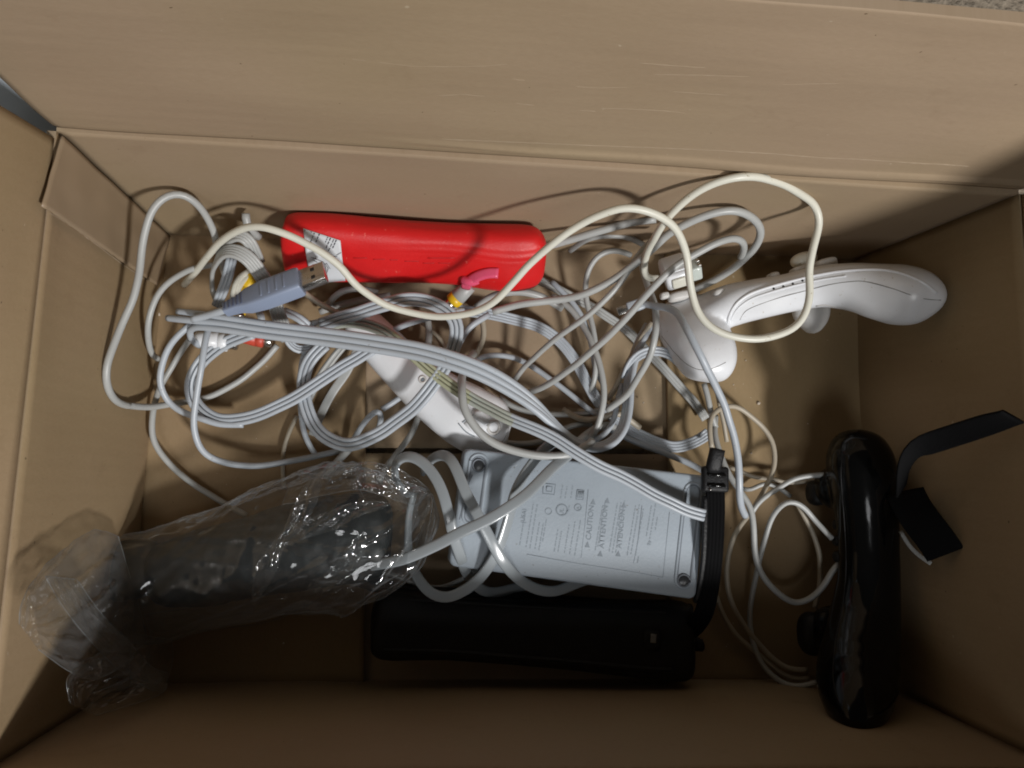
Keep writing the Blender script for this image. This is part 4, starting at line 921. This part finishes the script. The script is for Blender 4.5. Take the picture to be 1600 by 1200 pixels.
# ------------------------------------------------------------------ clear bag with dark bundle
bn = empty('dark_bundle', 'dark grey rounded object wrapped inside the clear plastic bag', 'bundle')
bd_ = fuse('bundle_body', [loft([(612,838,34,6,6),(608,838,34,18,14),(596,838,34,24,18),(560,838,33,26,20),(500,846,32,25,20),(430,862,30,24,19),(350,880,28,22,18),(290,893,27,20,17),(245,900,26,16,14),(232,902,26,8,8)], .003, 2.6, 40, 1)], TEAL, bn, .0016, 5)
for v in bd_.data.vertices: v.co += v.normal*(.0016*noise.noise(v.co*60)+.0006*noise.noise(v.co*220))
bump('bundle_end', 204, 890, 24, 20, 17, 14, bn, TEAL, 2.4, .2)
def folds(u, v, seed, n=9, wd=.05):
    rnd = random.Random(seed); t = 0
    for _ in range(n):
        a_ = rnd.uniform(-.9, .9) + (math.pi/2 if rnd.random() < .35 else 0); c_ = rnd.uniform(-.5, 1.1); w_ = rnd.uniform(.4, 1.4)*wd; h_ = rnd.uniform(.35, 1)
        d_ = abs(v*math.cos(a_) + u*math.sin(a_) - c_); t += h_*max(0, 1-d_/w_)
    return t
def bagshape():
    rows = [(672,768,42,2,1.5,0),(664,776,42,8,6,0),(648,792,40,17,12,0),(625,806,40,28,20,0),(595,822,39,34,27,0),(555,832,38,37,30,0),(500,843,36,38,29,0),(440,858,34,36,27,0),(370,880,32,33,25,0),(300,898,30,31,23,0),(245,915,28,31,21,0),(200,920,27,29,19,0),(165,930,28,30,17,0),(130,948,32,31,14,0),(95,965,40,28,9,0)]
    P = catmull([(U(a[0], a[1], a[2]), a[3]*.001, a[4]*.001) for a in rows], .0016, 2)
    n = 150; V = []; Fc = []; pts = [p[0] for p in P]; fr = frames(pts)
    for i, p in enumerate(P):
        T, Sd, Un = fr[i]
        for j in range(n):
            a_ = 2*math.pi*j/n; c, s = math.cos(a_), math.sin(a_)
            q = p[0] + Sd*c*p[1] + Un*s*p[2]
            k = i*.0016
            def rid(v):
                d_ = noise.voronoi(v)[0]; return 1-min(1, (d_[1]-d_[0])*1.8)
            w1 = rid(Vector((k*34+c*1.6+s, s*1.5+1.3*noise.noise(Vector((k*20, c, s))), k*11)))
            w2 = rid(Vector((k*80+s*2, c*3.4, s*3.4+k*30)))
            w3 = noise.noise(Vector((k*170+c*4, c*7, s*7)))
            wt = .5+.8*math.exp(-((k-.045)/.04)**2)
            uu = k/.22; vv = ((a_/(2*math.pi)) % 1.0)
            w4 = folds(uu*1.6, vv*2.2, 41, 14, .035) + folds(uu*1.6+.3, vv*2.2-1.1, 17, 12, .03)
            amp = (.0014*w1 + .0006*w2 + .0003*w3 + .0026*w4)*wt*min(1, p[1]/.012)
            q += (Sd*c + Un*s)*amp
            q.z = max(q.z, .0035)
            V.append(q)
    for i in range(len(P)-1):
        for j in range(n): x = i*n+j; y = i*n+(j+1) % n; Fc.append((x, x+n, y+n, y))
    return V, Fc
V, Fc = bagshape()
bag = empty('plastic_bag', 'crumpled clear plastic bag wrapped round a dark object at the lower left', 'plastic bag')
mesh_obj('bag_body', V, Fc, FILM, bag)
def filmsheet(name, outline_a, outline_b, nu=90, nv=50, amp=.006, seed=0):
    """sheet of film between two pixel polylines"""
    Pa = [p[0] for p in path(outline_a, .002, 1)]; Pb = [p[0] for p in path(outline_b, .002, 1)]
    def at(P, t): x = t*(len(P)-1); i = min(int(x), len(P)-2); return P[i]*(1-(x-i)) + P[i+1]*(x-i)
    V = []; Fc = []
    for j in range(nv+1):
        for i in range(nu+1):
            u, v = i/nu, j/nv; p = at(Pa, u)*(1-v)+at(Pb, u)*v
            vd = noise.voronoi(Vector((u*3.2+seed+v, v*4.5+u, seed)))[0]; tp_ = min(1, 7*min(u, 1-u), 7*min(v, 1-v)); a_ = tp_*amp*((1-min(1, (vd[1]-vd[0])*1.6))*.35 + .8*folds(u, v, int(seed*13)+3)) + amp*.35*noise.noise(Vector((u*12, v*14, seed)))
            p = p + Vector((.3*a_, .4*a_, a_)); p.z = max(p.z, .002); V.append(p)
    for j in range(nv):
        for i in range(nu): x = j*(nu+1)+i; Fc.append((x, x+1, x+nu+2, x+nu+1))
    o = mesh_obj(name, V, Fc, FILM, bag)
    for row in ([V[i] for i in range(nu+1)], [V[nv*(nu+1)+i] for i in range(nu+1)], [V[j*(nu+1)] for j in range(nv+1)]):
        sweep('film_edge', row, circ(.00010, 5), EDGE, bag)
    return o
EDGE = plastic('film_edge', (.22, .235, .24), .25)  # opaque rim of the film, its edge highlight put in as colour
filmsheet('bag_mouth', [(185,838,54),(150,828,84),(110,850,110),(70,885,134),(38,930,152),(30,975,153)], [(232,1000,12),(215,1015,34),(190,1040,54),(150,1062,82),(110,1050,110),(60,1015,140)], amp=.007, seed=2)
filmsheet('bag_tail', [(210,990,34),(170,1010,66),(130,1040,98),(104,1060,113),(110,1100,112)], [(268,1000,10),(270,1030,14),(262,1060,26),(250,1085,52),(150,1118,90)], amp=.006, seed=5)
filmsheet('bag_fold', [(70,900,136),(100,950,118),(140,1000,92),(190,1050,62),(240,1080,50)], [(120,905,104),(160,960,80),(200,1000,54),(235,1040,34),(262,1052,28)], amp=.005, seed=8, nv=40)
filmsheet('bag_flange', [(240,1005,6),(330,985,6),(420,972,8),(470,950,10),(540,915,16),(600,880,28)], [(225,960,22),(320,945,22),(400,930,24),(460,905,28),(540,880,34),(610,850,40)], amp=.004, seed=11, nv=30)
filmsheet('bag_flange', [(455,752,44),(510,735,50),(560,722,54),(610,728,52),(650,748,48),(672,768,42)], [(440,790,48),(500,775,56),(560,765,60),(600,775,58),(630,785,52),(655,790,44)], amp=.006, seed=14, nv=30)
# bright narrow folds of gathered film
for k, pl_ in enumerate(([(440,840,62),(470,800,66),(490,760,66),(505,735,62)], [(430,860,60),(470,832,66),(520,812,70),(560,795,68),(610,788,60)], [(395,940,50),(420,880,60),(445,830,62)], [(520,895,56),(545,875,60),(560,850,62),(572,830,62)], [(480,920,46),(520,905,52),(560,890,52)])):
    P = path(pl_, .0015, 1); pts = [p[0] for p in P]; V = []; Fc = []
    fr = frames(pts)
    for i, p in enumerate(pts):
        t = i/(len(pts)-1); wv_ = .0045*math.sin(math.pi*t)+.0006
        for j in range(9):
            s = j/8-.5
            V.append(p + fr[i][1]*s*wv_*2 + fr[i][2]*(.0022*math.cos(s*9+i*.3)*math.sin(math.pi*t) + .0018*noise.noise(Vector((i*.35, j*.9, k)))))
    for i in range(len(pts)-1):
        for j in range(8): x = i*9+j; Fc.append((x, x+1, x+10, x+9))
    mesh_obj('gathered_fold', V, Fc, FILM, bag)

S.render.engine = 'CYCLES'
S.cycles.pixel_filter_type = 'BLACKMAN_HARRIS'; S.cycles.filter_width = 1.9
